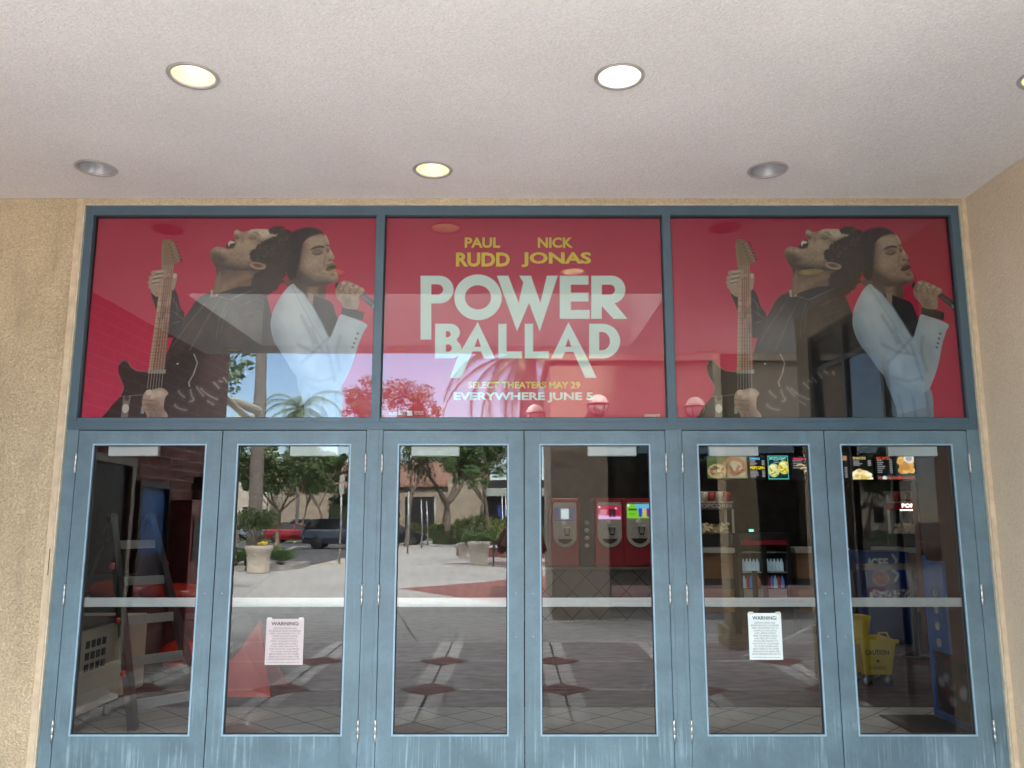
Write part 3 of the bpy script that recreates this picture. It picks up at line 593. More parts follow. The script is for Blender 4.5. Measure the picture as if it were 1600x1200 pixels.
cv.poly(hair2, (22, 21, 22), .98, .012, smooth=True); kh2 = cv.full(hair2)
for k in range(220): hx_, hy_ = rr.uniform(1000, 1160), rr.uniform(138, 330); cv.line(P3((hx_, hy_), (hx_ - rr.uniform(6, 16), hy_ + rr.uniform(4, 22))), .0024, rr.choice([(66, 62, 60), (46, 42, 42), (84, 78, 74)]), .45, .003, clip=kh2)
hair1 = [(905, 158), (935, 142), (975, 148), (998, 175), (1008, 240), (1010, 330), (988, 395), (958, 440), (925, 460), (890, 440), (858, 418), (862, 370), (890, 345), (868, 330), (848, 300), (832, 272), (850, 240), (872, 222), (900, 205), (930, 190), (945, 172)]
cv.poly(P3(*hair1), (46, 38, 34), .98, .008, smooth=True)
for q in spline(hair1, 4): cv.ell(*C3(q[0] + rr.uniform(-5, 5), q[1] + rr.uniform(-5, 5)), rr.uniform(.008, .017), rr.uniform(.008, .014), (44, 37, 33), .95, .005)
kh = cv.full(P3(*hair1), soft=.02)
for k in range(210):
    a = rr.uniform(0, 6.28); hx_, hy_ = rr.uniform(845, 1015), rr.uniform(150, 450); r_ = rr.uniform(6, 14); lt = max(.25, 1 - (hy_ - 150) / 260)
    cv.line([C3(hx_ + r_ * math.cos(a + q), hy_ + r_ * .8 * math.sin(a + q)) for q in (0, .6, 1.2, 1.8, 2.4)], .0042, rr.choice([(96, 80, 68), (70, 58, 50), (124, 106, 90)]), .55 * lt, .005, clip=kh)
ear = P3((828, 322), (838, 306), (870, 308), (905, 322), (898, 340), (860, 340)); cv.poly(ear, (176, 142, 120), smooth=True); cv.poly(P3((842, 316), (868, 314), (892, 326), (862, 332)), (88, 66, 56), .9, .006, smooth=True); cv.line(P3((834, 326), (862, 338), (896, 336)), .004, (206, 178, 154), .7, .003)
# --- white jacket, shirt, arm
cv.poly(P3((1120, 455), (1190, 480), (1240, 500), (1262, 545), (1278, 590), (1262, 660), (1230, 680), (1180, 600), (1130, 500)), (26, 24, 27), smooth=True)
cv.poly(P3((1118, 450), (1150, 460), (1150, 520), (1130, 500)), skin, .9)
wj = P3((1040, 412), (1004, 452), (968, 530), (962, 610), (990, 690), (1050, 770), (1100, 840), (1180, 905), (1260, 936), (1318, 926), (1345, 880), (1372, 800), (1392, 700), (1410, 640), (1420, 606), (1350, 575), (1292, 556), (1268, 620), (1248, 668), (1205, 600), (1150, 515), (1100, 455), (1062, 424))
cv.poly(wj, (186, 200, 208), smooth=True); kw = cv.full(wj); tone(kw, .16, 26, 12, 51)
cv.poly(P3((960, 560), (1010, 640), (1100, 790), (1220, 900), (1330, 940), (1100, 960), (960, 800)), (118, 130, 144), .8, .10, clip=kw); cv.poly(P3((1290, 640), (1380, 700), (1350, 860), (1280, 900), (1250, 780)), (160, 174, 184), .6, .10, clip=kw)
cv.poly(P3((1010, 460), (1060, 440), (1130, 560), (1110, 640), (1040, 600)), (226, 234, 236), .7, .09, clip=kw)
for pts in (((1250, 668), (1200, 720), (1130, 790)), ((1240, 700), (1270, 790), (1300, 880)), ((1160, 620), (1190, 690), (1230, 740)), ((1100, 560), (1150, 640), (1180, 700)), ((1300, 660), (1290, 740), (1320, 830)), ((1100, 700), (1180, 740), (1260, 750)), ((1150, 860), (1230, 880), (1300, 860))):
    cv.line(P3(*pts), .014, (120, 134, 148), .55, .02, clip=kw)
cv.line(P3((1060, 424), (1100, 455), (1150, 515), (1205, 600), (1248, 668)), .008, (110, 122, 134), .8, .004); cv.line(P3((1040, 420), (1085, 490), (1150, 590), (1225, 690)), .005, (140, 152, 162), .6, .006, clip=kw)
for q in (650, 674, 696, 716): cv.ell(*C3(1382 - (q - 650) * .25, q), .009, .009, (110, 122, 134))
cv.poly(P3((1292, 524), (1340, 528), (1402, 548), (1398, 586), (1340, 572), (1290, 556)), (26, 25, 29))
cv.poly(P3((1362, 462), (1380, 446), (1462, 506), (1462, 536), (1448, 538)), (44, 44, 50)); cv.line(P3((1385, 470), (1450, 522)), .005, (120, 122, 130), .7, .004); cv.ell(*C3(1442, 520), .008, .014, (150, 150, 156)); cv.ell(*C3(1258, 420), .018, .024, (34, 34, 38))
hand = P3((1252, 450), (1264, 410), (1285, 396), (1312, 400), (1350, 416), (1386, 436), (1390, 452), (1368, 470), (1372, 500), (1362, 532), (1304, 526), (1284, 500), (1262, 476)); cv.poly(hand, skin, smooth=True); kd = cv.full(hand)
for pts in (((1272, 404), (1262, 440), (1280, 452)), ((1300, 400), (1284, 440), (1300, 456)), ((1335, 410), (1316, 446), (1330, 462)), ((1362, 424), (1344, 456), (1352, 470))): cv.line(P3(*pts), .007, skd, .75, .006, clip=kd)
for c_ in ((1286, 408), (1318, 414), (1350, 426), (1376, 438)): cv.ell(*C3(*c_), .014, .010, skl, .7, .008)
cv.poly(P3((1290, 470), (1330, 480), (1340, 530), (1300, 530)), skd, .5, .03, clip=kd); cv.ell(*C3(1326, 428), .007, .006, (210, 206, 196))
# strumming arm and hand
arm = P3((500, 950), (545, 930), (600, 910), (650, 885), (720, 850), (790, 826), (850, 816), (905, 850), (960, 930), (980, 1100), (530, 1100), (500, 1010)); cv.poly(arm, (22, 21, 24), smooth=True); ka = cv.full(arm)
def C5(cx, cy): return C3((1090 + cx * .14375 - 1020) / .325, (540 + cy * .14375 - 310) / .325)
tone(ka, .5, 60, 30, 61)
for pts in (((780, 490), (810, 530), (860, 565)), ((905, 480), (925, 540), (955, 590), (900, 600)), ((970, 450), (1010, 500), (1060, 550)), ((1020, 465), (1080, 520), (1150, 560), (1210, 580)), ((1145, 400), (1180, 430), (1215, 470)), ((1200, 380), (1250, 400)), ((1245, 345), (1300, 410)), ((1310, 290), (1355, 360)), ((1370, 270), (1425, 310)), ((1470, 280), (1485, 320)), ((760, 640), (800, 680), (900, 700)), ((1100, 600), (1190, 650))):
    cv.line([C5(*q) for q in spline(pts, 5)[:-5]], .022, (84, 82, 84), .25, .03); cv.line([C5(*q) for q in spline(pts, 5)[:-5]], .005, (186, 180, 172), .42, .008)
h2 = P3((392, 960), (402, 930), (440, 918), (480, 912), (512, 935), (500, 960), (500, 1010), (522, 1045), (512, 1100), (440, 1100), (420, 1040), (396, 1000)); cv.poly(h2, skin, smooth=True); kk = cv.full(h2)
cv.poly(P3((400, 975), (470, 980), (500, 1010), (500, 1100), (430, 1060)), skd, .55, .04, clip=kk); cv.poly(P3((420, 925), (490, 920), (500, 950), (430, 960)), skl, .7, .02, clip=kk)
for yy in (968, 990, 1012): cv.line(P3((394, yy), (460, yy + 6)), .005, skd, .7, .005, clip=kk)
cv.poly(P3((405, 925), (425, 920), (432, 940), (410, 946)), skl, smooth=True)
tone(kk, .2, 120, 90, 71); tone(kd, .2, 120, 90, 73); tone(np.ones((cv.nz, cv.nx)), .035, 30, 20, 81); cv.noise(.07)
MAP = (lambda t: t)
GL = ['red poster of guitarist and white-jacketed singer back to back, over the far left doors', 'red poster of guitarist and white-jacketed singer back to back, over the far right doors']
for k, dx in ((0, segs[0][0] - segs[2][0] + .0), (1, 0)):
    t = thing('film_poster', GL[k], 'poster', ((segs[2][0] + segs[2][1]) / 2 + dx, .055, z0), 'film posters above the doors')
    cx0, cx1 = (segs[0] if k == 0 else segs[2])
    sc = (cx1 - cx0) / (segs[2][1] - segs[2][0])
    Mx = Matrix.Translation((cx0, 0, 0)) @ Matrix.Diagonal((sc, 1, 1, 1)) @ Matrix.Translation((-segs[2][0], 0, 0))
    cv.build('printed_sheet', .055, M_print, t, Mx)
    b = MB(); b.box(cx0 - .02, cx1 + .02, .058, .075, z0 - .01, z1 + .01); b.build('backing_board', M_black, t)
# --- title poster
tp = thing('title_poster', 'red poster with large pale POWER BALLAD lettering, over the middle doors', 'poster', ((segs[1][0] + segs[1][1]) / 2, .055, z0), 'film posters above the doors')
ct = Canvas(segs[1][0], segs[1][1], z0, z1, .0032, (208, 38, 82)); g = ((ct.Z - z0) / (z1 - z0))[..., None]; ct.I = ct.I * (1.06 - .22 * g)
PAL = (226, 248, 240); BGc = None
def T(*p): return [C2(a, c) for a, c in p]
def arc(cx, cy, rx, ry, a0, a1, n=14): return [(cx + rx * math.cos(R(a0 + (a1 - a0) * k / n)), cy + ry * math.sin(R(a0 + (a1 - a0) * k / n))) for k in range(n + 1)]
def letter(outer, holes=()):
    J, I, m = ct.mask([C2(*p) for p in outer]); full = np.zeros((ct.nz, ct.nx)); full[J, I] = m
    for h in holes:
        J, I, m = ct.mask([C2(*p) for p in h]); full[J, I] *= 1 - m
    full = full[..., None]; ct.I = ct.I * (1 - full) + linear(PAL) * full
letter([(257, 403)] + arc(356, 475, 73, 72, -90, 90) + [(313, 547), (313, 735), (257, 735)], [[(313, 447)] + arc(345, 474, 30, 27, -90, 90) + [(313, 501)]])
letter(arc(556, 515, 124, 119, 0, 360, 40), [arc(556, 515, 68, 63, 0, 360, 32)])
letter([(655, 403), (714, 403), (768, 545), (792, 437), (772, 403), (832, 403), (881, 545), (915, 403), (972, 403), (878, 692), (822, 543), (760, 692)])
letter([(982, 403), (1132, 403), (1132, 449), (1040, 449), (1040, 491), (1132, 491), (1132, 537), (1040, 537), (1040, 581), (1138, 581), (1138, 627), (982, 627)])
letter([(1146, 403)] + arc(1252, 475, 72, 72, -90, 78) + [(1334, 627), (1262, 627), (1201, 560), (1201, 627), (1146, 627)], [[(1201, 449)] + arc(1244, 475, 26, 26, -90, 90) + [(1201, 501)]])
letter([(333, 653)] + arc(412, 698, 50, 45, -90, 50) + arc(416, 784, 54, 49, -50, 90) + [(333, 833)], [[(389, 691)] + arc(398, 707, 16, 16, -90, 90) + [(389, 723)], [(389, 760)] + arc(402, 779, 18, 19, -90, 90) + [(389, 798)]])
def A_(ax, l1, l2, r1, r2, bar, xx):
    letter(l1 + [(ax, 645)] + r1)
letter([(555, 645), (645, 833), (588, 833), (572, 797), (528, 797), (468, 935), (410, 935), (455, 815)], [[(555, 725), (572, 773), (538, 773)]])
letter([(662, 653), (705, 653), (705, 797), (785, 797), (785, 833), (662, 833)])
letter([(800, 653), (843, 653), (843, 797), (925, 797), (925, 833), (800, 833)])
letter([(1027, 645), (937, 833), (995, 833), (1010, 799), (1053, 799), (1115, 935), (1174, 935), (1112, 805)], [[(1027, 727), (1043, 773), (1011, 773)]])
letter([(1135, 653)] + arc(1205, 743, 92, 90, -90, 90) + [(1135, 833)], [[(1187, 695)] + arc(1200, 743, 44, 48, -90, 90) + [(1187, 791)]])
ct.noise(.03); ct.build('printed_sheet', .055, M_print, tp)
b = MB(); b.box(segs[1][0] - .02, segs[1][1] + .02, .058, .075, z0 - .01, z1 + .01); b.build('backing_board', M_black, tp)
M_yel = pm('yellow_print', srgb(236, 214, 60), .6, var=.02); M_pal = pm('pale_mint_print', srgb(228, 246, 240), .6, var=.02)
def tt(name, s, cx0, cy0, cx1, cy1, mat, bold=.02, CC=C2, par=None):
    a, c = CC(cx0, cy1), CC(cx1, cy0); return text(name, s, a[0], c[0], a[1], c[1], .0543, mat, par or tp, bold)
tt('cast_name', 'PAUL', 487, 203, 672, 258, M_yel, .035); tt('cast_name', 'RUDD', 441, 282, 722, 356, M_yel, .035)
tt('cast_name', 'NICK', 868, 203, 1050, 258, M_yel, .035); tt('cast_name', 'JONAS', 782, 280, 1145, 358, M_yel, .035)
tt('release_line', 'SELECT THEATERS MAY 29', 505, 955, 1088, 990, M_yel, .03); tt('release_line', 'EVERYWHERE JUNE 5', 430, 1010, 1156, 1063, M_pal, .035)
tt('studio_name', 'LIONSGATE', 1425, 1124, 1504, 1137, M_pal, .02)
a, c = C2(188, 1132), C2(214, 1106); b = MB(); b.box(a[0], c[0], .0541, .0545, a[1], c[1]); b.build('rating_box', M_pal, tp)
text('rating_letter', 'R', C2(193, 0)[0], C2(209, 0)[0], a[1] + .004, c[1] - .004, .0538, M_black, tp, .03)
tt('fine_print', 'RESTRICTED', 224, 1108, 272, 1117, M_pal, 0); tt('fine_print', 'UNDER 17 REQUIRES', 224, 1120, 272, 1127, M_pal, 0)
tt('fine_print', 'BLACKBEST', 95, 1112, 178, 1128, M_pal, 0)
# ================================================================ WARNING NOTICES
def notice(pxs, label, dark):
    x0, zt_ = W(pxs[0], pxs[1], .015).x, W(pxs[0], pxs[1], .015).z; x1, zb_ = W(pxs[2], pxs[3], .015).x, W(pxs[2], pxs[3], .015).z
    t = thing('warning_notice', label, 'notice', ((x0 + x1) / 2, .017, zb_), 'warning notices taped to the doors')
    b = MB(); b.box(x0, x1, .0175, .0188, zb_, zt_); b.build('paper', [pm('faded_paper', (.50, .44, .44), .7, var=.05), pm('white_paper', (.64, .72, .71), .7, var=.03)][dark], t)
    for tx_ in (x0 + .004, x1 - .034):
        b = MB(); b.box(tx_, tx_ + .03, .0169, .0173, zt_ - .008, zt_ + .008); b.build('tape', pm('clear_tape', (.55, .56, .52), .25, var=.05), t)
    ink = pm('black_ink', (.03, .03, .035), .7); ww, hh = x1 - x0, zt_ - zb_
    text('heading', 'WARNING:', x0 + ww * .13, x1 - ww * .13, zt_ - hh * .145, zt_ - hh * .065, .0170, ink, t, .02)
    lines = ['CERTAIN FOODS AND', 'BEVERAGES SOLD OR SERVED', 'HERE CAN EXPOSE YOU TO', 'CHEMICALS INCLUDING', 'ACRYLAMIDE IN MANY', 'FRIED OR BAKED FOODS,', 'AND MERCURY IN FISH,', 'WHICH ARE KNOWN TO', 'THE STATE OF CALIFORNIA', 'TO CAUSE CANCER AND', 'BIRTH DEFECTS OR OTHER', 'REPRODUCTIVE HARM. FOR', 'MORE INFORMATION GO TO']
    tx = text('body_text', '\n'.join(lines), x0 + ww * .08, x1 - ww * .08, zb_ + hh * .1, zt_ - hh * .19, .0170, pm('grey_ink', (.10, .10, .11), .7), t, 0, align='CENTER')
    text('web_address', 'www.P65Warnings.ca.gov/restaurant', x0 + ww * .08, x1 - ww * .08, zb_ + hh * .035, zb_ + hh * .065, .0170, ink, t)
notice((416.5, 967, 472.5, 1039), 'faded white warning notice on the door reflecting the planter', 0)
notice((1168.5, 958, 1224, 1031), 'bright white warning notice on the door in front of the drinks fridge', 1)
# ================================================================ FLOORS AND LOBBY
def tilemat(name, c1, c2, dark, size, grout, rot=45, wall=False):
    m = bpy.data.materials.new(name); m.use_nodes = True; n, L, N = node_helpers(m); bs = n.nodes['Principled BSDF']
    t = N('ShaderNodeTexCoord'); mpp = N('ShaderNodeMapping'); mpp.inputs['Rotation'].default_value = (0, 0, R(rot)); mpp.inputs['Location'].default_value = (.11, .05, 0)
    if wall:
        sp_ = N('ShaderNodeSeparateXYZ'); cm_ = N('ShaderNodeCombineXYZ'); L.new(t.outputs['Object'], sp_.inputs[0]); L.new(sp_.outputs[0], cm_.inputs[0]); L.new(sp_.outputs[2], cm_.inputs[1]); L.new(cm_.outputs[0], mpp.inputs[0])
    else: L.new(t.outputs['Object'], mpp.inputs[0])
    k = N('ShaderNodeTexBrick'); k.offset = 0; k.inputs['Scale'].default_value = 1; k.inputs['Brick Width'].default_value = size; k.inputs['Row Height'].default_value = size; k.inputs['Mortar Size'].default_value = .006; k.inputs['Bias'].default_value = -.72
    k.inputs['Color1'].default_value = (*c1, 1); k.inputs['Color2'].default_value = (*dark, 1); k.inputs['Mortar'].default_value = (*grout, 1)
    L.new(mpp.outputs[0], k.inputs[0])
    z = N('ShaderNodeTexNoise'); z.inputs['Scale'].default_value = 9; z.inputs['Detail'].default_value = 6; L.new(t.outputs['Object'], z.inputs[0])
    mr = N('ShaderNodeMapRange'); mr.inputs['To Min'].default_value = .75; mr.inputs['To Max'].default_value = 1.2; L.new(z.outputs[0], mr.inputs[0])
    mu = N('ShaderNodeMix', data_type='RGBA', blend_type='MULTIPLY'); mu.inputs[0].default_value = 1; L.new(k.outputs[0], mu.inputs[6]); L.new(mr.outputs[0], mu.inputs[7]); L.new(mu.outputs[2], bs.inputs['Base Color'])
    bs.inputs['Roughness'].default_value = .38; return m
b = MB(); b.box(-6, 7, .125, 2.08, -.1, 0); struct(b.build('lobby_tile_floor', tilemat('lobby_tile', (.44, .435, .41), (.4, .4, .38), (.12, .14, .16), .305, (.06, .06, .06))), 'grey diamond-laid tile floor just inside the doors')
b = MB(); b.box(-6, 7, 2.085, 9.6, -.1, .004); struct(b.build('lobby_carpet', pm('streaked_purple_carpet', (.105, .075, .08), .9, c2=(.035, .022, .028), vs=2.6, stretch=(1.6, 3.4, 1), detail=10)), 'dark purple brown streaked carpet in the lobby')
lob = thing('lobby_interior', 'dark theatre lobby room seen through the glass doors', 'room', (0, 5, 0))
M_dk = pm('dark_lobby_wall', (.045, .038, .036), .8, var=.3); M_mar = pm('maroon_wall', (.10, .028, .03), .7, var=.2)
b = MB(); b.box(-6, 7, 9.2, 9.4, .004, 3.3); b.build('back_wall', M_dk, lob)
for qa in (-6.2, 7): b = MB(); b.box(qa, qa + .2, .13, 9.4, 0, 3.3); b.build('end_wall', M_mar, lob)
b = MB(); b.box(-6.2, 7.2, .13, 9.4, 3.3, 3.5); b.build('lobby_ceiling', M_dk, lob)
b = MB(); b.box(XR + .6, 7, .13, .2, 0, 3.3); b.box(-6, FX0, .285, .3, 0, 3.3); b.box(FX0, FX1, .13, .16, 2.2, 3.3); b.build('inner_wall', M_dk, lob)
def rect(px0, py0, px1, py1, y):
    a, c = W(px0, py0, y), W(px1, py1, y); return a.x, c.x, c.z, a.z
for k, (lx, ly) in enumerate(((-2.9, 1.4), (.9, 6.6), (2.2, 5.2), (3.4, 5.8), (3.0, 2.6), (-.6, 4))):  # unseen ceiling panels added to brighten the lobby
    t = thing('lobby_fill_light', ['added unseen fill light over the ladder', 'added unseen fill light before the drink machines', 'added unseen fill light before the drinks fridge', 'added unseen fill light before the popcorn counters', 'added unseen fill light over the mop bucket', 'added unseen fill light in the middle of the lobby'][k], 'ceiling light', (lx, ly, 3.3), 'added unseen fill lights in the lobby')
    b = MB(); b.box(lx - .32, lx + .32, ly - .32, ly - .29, 3.25, 3.297); b.box(lx - .32, lx + .32, ly + .29, ly + .32, 3.25, 3.297); b.box(lx - .32, lx - .29, ly - .29, ly + .29, 3.25, 3.297); b.box(lx + .29, lx + .32, ly - .29, ly + .29, 3.25, 3.297); b.build('frame', M_white, t)
    b = MB(); b.box(lx - .288, lx + .288, ly - .288, ly + .288, 3.28, 3.295); b.build('diffuser', pm('fill_light_diffuser', (1, .93, .82), .5, var=0, emit=4.6), t)
# tiled low wall and drink machines behind the fourth door
x0, x1, z0, z1 = rect(850, 905, 1046, 966, 8.0)
b = MB(); b.box(x0 - .4, x1 + .2, 8.0, 8.9, .004, .80)
t = thing('tiled_counter', 'dark diamond tiled low counter under the drink machines', 'counter', ((x0 + x1) / 2, 8.4, 0)); b.build('tiled_front', tilemat('wall_diamond_tile', (.14, .13, .12), (.1, .1, .1), (.07, .06, .06), .3, (.02, .02, .02), wall=True), t)
b = MB(); b.box(x0 - .42, x1 + .22, 7.96, 8.92, .802, .84); b.build('counter_top', pm('grey_laminate', (.22, .18, .17), .3), t)
M_redcab = pm('crimson_machine_panel', (.32, .015, .03), .3, var=.08); M_pg = pm('warm_grey_panel', (.46, .44, .41), .35, var=.06); M_bay = pm('pale_bay_plastic', (.62, .61, .56), .35, var=.05)
def crop(cx, cy): return 840 + cx * .192, 690 + cy * .192
machs = [((125, 320), 'plain', 'drink machine with a small white square on its grey blue screen'), ((483, 690), 'pink', 'drink machine with a red and pink screen'), ((718, 935), 'green', 'drink machine with a green and blue screen')]
for (ca, cb_), kind_, lb in machs:
    pa, pb_ = crop(ca, 495), crop(cb_, 862); y = 7.95
    x0, x1, z0, z1 = rect(pa[0], pa[1], pb_[0], pb_[1], y); cx = (x0 + x1) / 2; hw = (x1 - x0) / 2
    t = thing('drink_machine', lb, 'drink machine', (cx, y + .3, .84), 'red drink machines on the tiled counter')
    b = MB(); b.box(cx - hw - .04, cx + hw + .04, y + .02, y + .7, .845, z1 + .07); b.build('cabinet', M_redcab, t, .02)
    pts = [(cx + hw * .98 * math.cos(a), y + .018, z0 + hw + hw * .98 * math.sin(a)) for a in [R(180 + 180 * k / 18) for k in range(19)]] + [(cx + hw * .98, y + .018, z1 - .04), (cx + hw * .9, y + .018, z1), (cx - hw * .9, y + .018, z1), (cx - hw * .98, y + .018, z1 - .04)]
    b = MB(); b.prism(pts, (0, -.03, 0)); b.build('face_panel', M_pg, t)
    b = MB(); M90 = Matrix.Rotation(R(90), 3, 'X'); b.lathe([(.001, -.012), (hw * .72, -.012), (hw * .8, .004), (hw * .8, .0)], (cx, y - .014, z0 + hw * 1.05), 28, M=M90); bay = b.build('dispense_bay', M_bay, t)
    b = MB(); b.prism([(cx + hw * .70 * math.cos(a), y - .008, z0 + hw * 1.0 + hw * .70 * math.sin(a)) for a in [R(205 + 130 * k / 12) for k in range(13)]], (0, -.012, 0)); b.build('drip_tray', M_black, t)
    b = MB(); b.lathe([(.001, .03), (hw * .2, .03), (hw * .22, 0)], (cx - hw * .08, y - .016, z0 + hw * 2.0), 18, M=M90); b.box(cx - hw * .2, cx + hw * .45, y - .06, y - .014, z0 + hw * 1.62, z0 + hw * 1.72); b.build('nozzle', M_white, t)
    b = MB(); b.bar((cx - hw * .05, y - .05, z0 + hw * 1.62), (cx, y - .05, z0 + hw * 1.1), .012); b.bar((cx + hw * .38, y - .05, z0 + hw * 1.62), (cx + hw * .33, y - .05, z0 + hw * 1.1), .012); b.box(cx, cx + hw * .34, y - .056, y - .044, z0 + hw * .98, z0 + hw * 1.1); b.build('push_lever', M_black, t)
    sx0, sx1, sz0, sz1 = cx - hw * .93, cx + hw * .93, z0 + hw * 2.25, z0 + hw * 3.35
    c_ = Canvas(sx0, sx1, sz0, sz1, .006, {'plain': (74, 74, 92), 'pink': (170, 30, 70), 'green': (120, 190, 40)}[kind_])
    u = lambda a, b_: (sx0 + (sx1 - sx0) * a, sz0 + (sz1 - sz0) * b_)
    if kind_ == 'plain': c_.poly([u(.32, .12), u(.68, .12), u(.68, .9), u(.32, .9)], (190, 206, 206))
    if kind_ == 'pink':
        c_.poly([u(0, 0), u(1, 0), u(1, .2), u(0, .35)], (220, 170, 220), soft=.02); c_.ell(*u(.06, .9), .018, .018, (240, 210, 220)); c_.ell(*u(.78, .8), .015, .015, (240, 230, 230))
        for k in range(3): c_.line([u(.08, .68 - k * .13), u(.38, .68 - k * .13)], .010, (240, 190, 200))
        for k in range(2): c_.poly([u(.48 + k * .16, .18), u(.60 + k * .16, .18), u(.62 + k * .16, .78), u(.47 + k * .16, .78)], (40, 24, 34))
    if kind_ == 'green':
        c_.poly([u(.45, .6), u(1, .4), u(1, 1), u(.3, 1)], (90, 180, 220), soft=.02); c_.ell(*u(.06, .9), .018, .018, (230, 240, 220)); c_.poly([u(.06, .55), u(.42, .55), u(.42, .68), u(.06, .68)], (30, 90, 30)); c_.line([u(.1, .3), u(.36, .3)], .02, (60, 160, 60))
        for k, cc in enumerate(((40, 60, 200), (210, 170, 120), (120, 40, 120))): c_.poly([u(.50 + k * .17, .1), u(.62 + k * .17, .1), u(.64 + k * .17, .7), u(.48 + k * .17, .7)], cc)
    c_.build('screen', y - .0135, M_screen2, t)
x0, x1, z0, z1 = rect(905, 785, 929, 862, 7.98)
t = thing('condiment_panel', 'black panel with four pale icons between two red drink machines', 'panel', ((x0 + x1) / 2, 8, .84)); b = MB(); b.box(x0, x1, 7.98, 8.5, .845, z1); b.build('black_case', M_black, t)
for k in range(4): b = MB(); b.lathe([(.001, .004), (.04, .004), (.04, 0)], ((x0 + x1) / 2, 7.978, z1 - .32 - .12 * k), 10, M=Matrix.Rotation(R(90), 3, 'X')); b.build('icon', M_pg, t)
# menu boards
def board(px0, py0, px1, py1, label, fn, edge=None, y=7.0):
    x0, x1, z0, z1 = rect(px0, py0, px1, py1, y)
    t = thing('menu_board', label, 'menu board', ((x0 + x1) / 2, y + .03, z0), 'lit menu boards above the concession counter')
    c_ = Canvas(x0, x1, z0, z1, .008, (10, 12, 15)); u = lambda a, b_: (x0 + (x1 - x0) * a, z0 + (z1 - z0) * b_)
    if edge: c_.poly([u(0, 0), u(1, 0), u(1, 1), u(0, 1)], edge); c_.poly([u(.03, .03), u(.97, .03), u(.97, .97), u(.03, .97)], (12, 40, 44))
    t['_b'] = 1; del t['_b']
    fn(c_, u, t, y)
    c_.build('screen', y, M_screen, t); b = MB(); b.box(x0 - .01, x1 + .01, y + .004, y + .08, z0 - .01, z1 + .01); b.build('housing', M_black, t)
def mtext(s, c, u, a0, b0, a1, b1, t, y, strength=1.0, name='heading'):
    m = pm('lit_text_%d_%d_%d' % c, srgb(*c), .5, var=0, emit=.5); p, q = u(a0, b0), u(a1, b1); text(name, s, p[0], q[0], p[1], q[1], y - .004, m, t, .02)
def rows(c_, u, a0, a1, b0, b1, n, col_=(190, 190, 190)):
    rr2 = random.Random(n * 7 + int(a0 * 10))
    for k in range(n):
        bb = b1 - (b1 - b0) * k / max(1, n - 1); c_.line([u(a0, bb), u(a0 + (a1 - a0) * rr2.uniform(.3, .6), bb)], .008, col_, .7); c_.line([u(a1 - (a1 - a0) * .18, bb), u(a1, bb)], .008, col_, .8)
def pretz(c_, cx, cz, r, cc=(140, 96, 70)):
    for k in range(-20, 200, 20): c_.line([(cx + r * math.cos(R(k)), cz + r * .8 * math.sin(R(k))), (cx + r * math.cos(R(k + 20)), cz + r * .8 * math.sin(R(k + 20)))], r * .38, cc); c_.ell(cx + r * math.cos(R(k)), cz + r * .8 * math.sin(R(k)), r * .19, r * .19, cc)
    c_.line([(cx - r * .95, cz - r * .3), (cx, cz - r * .85), (cx + r * .5, cz + r * .1)], r * .3, cc); c_.line([(cx + r * .95, cz - r * .3), (cx, cz - r * .85), (cx - r * .5, cz + r * .1)], r * .3, (120, 80, 58))
def f1(c_, u, t, y):
    c_.poly([u(.02, .03), u(.98, .03), u(.98, .97), u(.02, .97)], (64, 78, 40)); c_.poly([u(.5, .03), u(.98, .03), u(.98, .97), u(.6, .97)], (150, 140, 116), soft=.05); p = u(.68, .52); pretz(c_, p[0], p[1], .15)
    p = u(.24, .32); c_.ell(p[0], p[1], .14, .11, (150, 132, 98)); rr2 = random.Random(2)
    for k in range(40): c_.ell(p[0] + rr2.uniform(-.1, .1), p[1] + rr2.uniform(-.07, .07), .02, .015, rr2.choice([(110, 84, 54), (190, 170, 130), (80, 60, 40)]))
def f2(c_, u, t, y):
    rows(c_, u, .06, .95, .62, .8, 4); rows(c_, u, .06, .95, .1, .34, 5); mtext('DRINKS', (90, 190, 240), u, .04, .84, .66, .95, t, y); mtext('POPCORN', (240, 214, 40), u, .06, .42, .92, .55, t, y)
def f3(c_, u, t, y):
    for p, cc in ((u(.28, .38), (190, 190, 130)), (u(.78, .5), (200, 186, 60))):
        c_.ell(p[0], p[1], .085, .10, cc); rr2 = random.Random(4)
        for k in range(26): c_.ell(p[0] + rr2.uniform(-.06, .06), p[1] + rr2.uniform(-.07, .07), .014, .012, rr2.choice([(230, 230, 190), (120, 130, 60), (240, 220, 110)]))
    rows(c_, u, .3, .75, .72, .8, 2, (150, 210, 210)); mtext('SPOTLIGHT', (150, 226, 216), u, .08, .83, .90, .93, t, y)
def f4(c_, u, t, y):
    rows(c_, u, .05, .95, .5, .8, 4); c_.line([u(.06, .89), u(.4, .89)], .03, (190, 50, 80)); c_.line([u(.46, .89), u(.92, .89)], .03, (190, 50, 80))
    for k in range(4): p = u(.3 + .12 * k, .6 - .13 * k); c_.ell(p[0], p[1], .06, .022, (200, 190, 150)); c_.ell(p[0], p[1] - .012, .05, .018, (96, 60, 40))
def f5(c_, u, t, y): rows(c_, u, .1, .9, .1, .5, 6); c_.poly([u(.0, .8), u(.9, .8), u(.9, 1), u(.0, 1)], (150, 120, 80))
def f6(c_, u, t, y):
    rr2 = random.Random(8); rows(c_, u, .08, .9, .6, .78, 4); mtext('SNACKS', (226, 190, 120), u, .06, .84, .66, .95, t, y)
    for k in range(70): a = rr2.uniform(.05, .85); p = u(a, rr2.uniform(.02, .42 - abs(a - .42) * .5)); c_.ell(p[0], p[1], .035, .03, rr2.choice([(226, 206, 150), (200, 170, 96), (240, 226, 190)]))
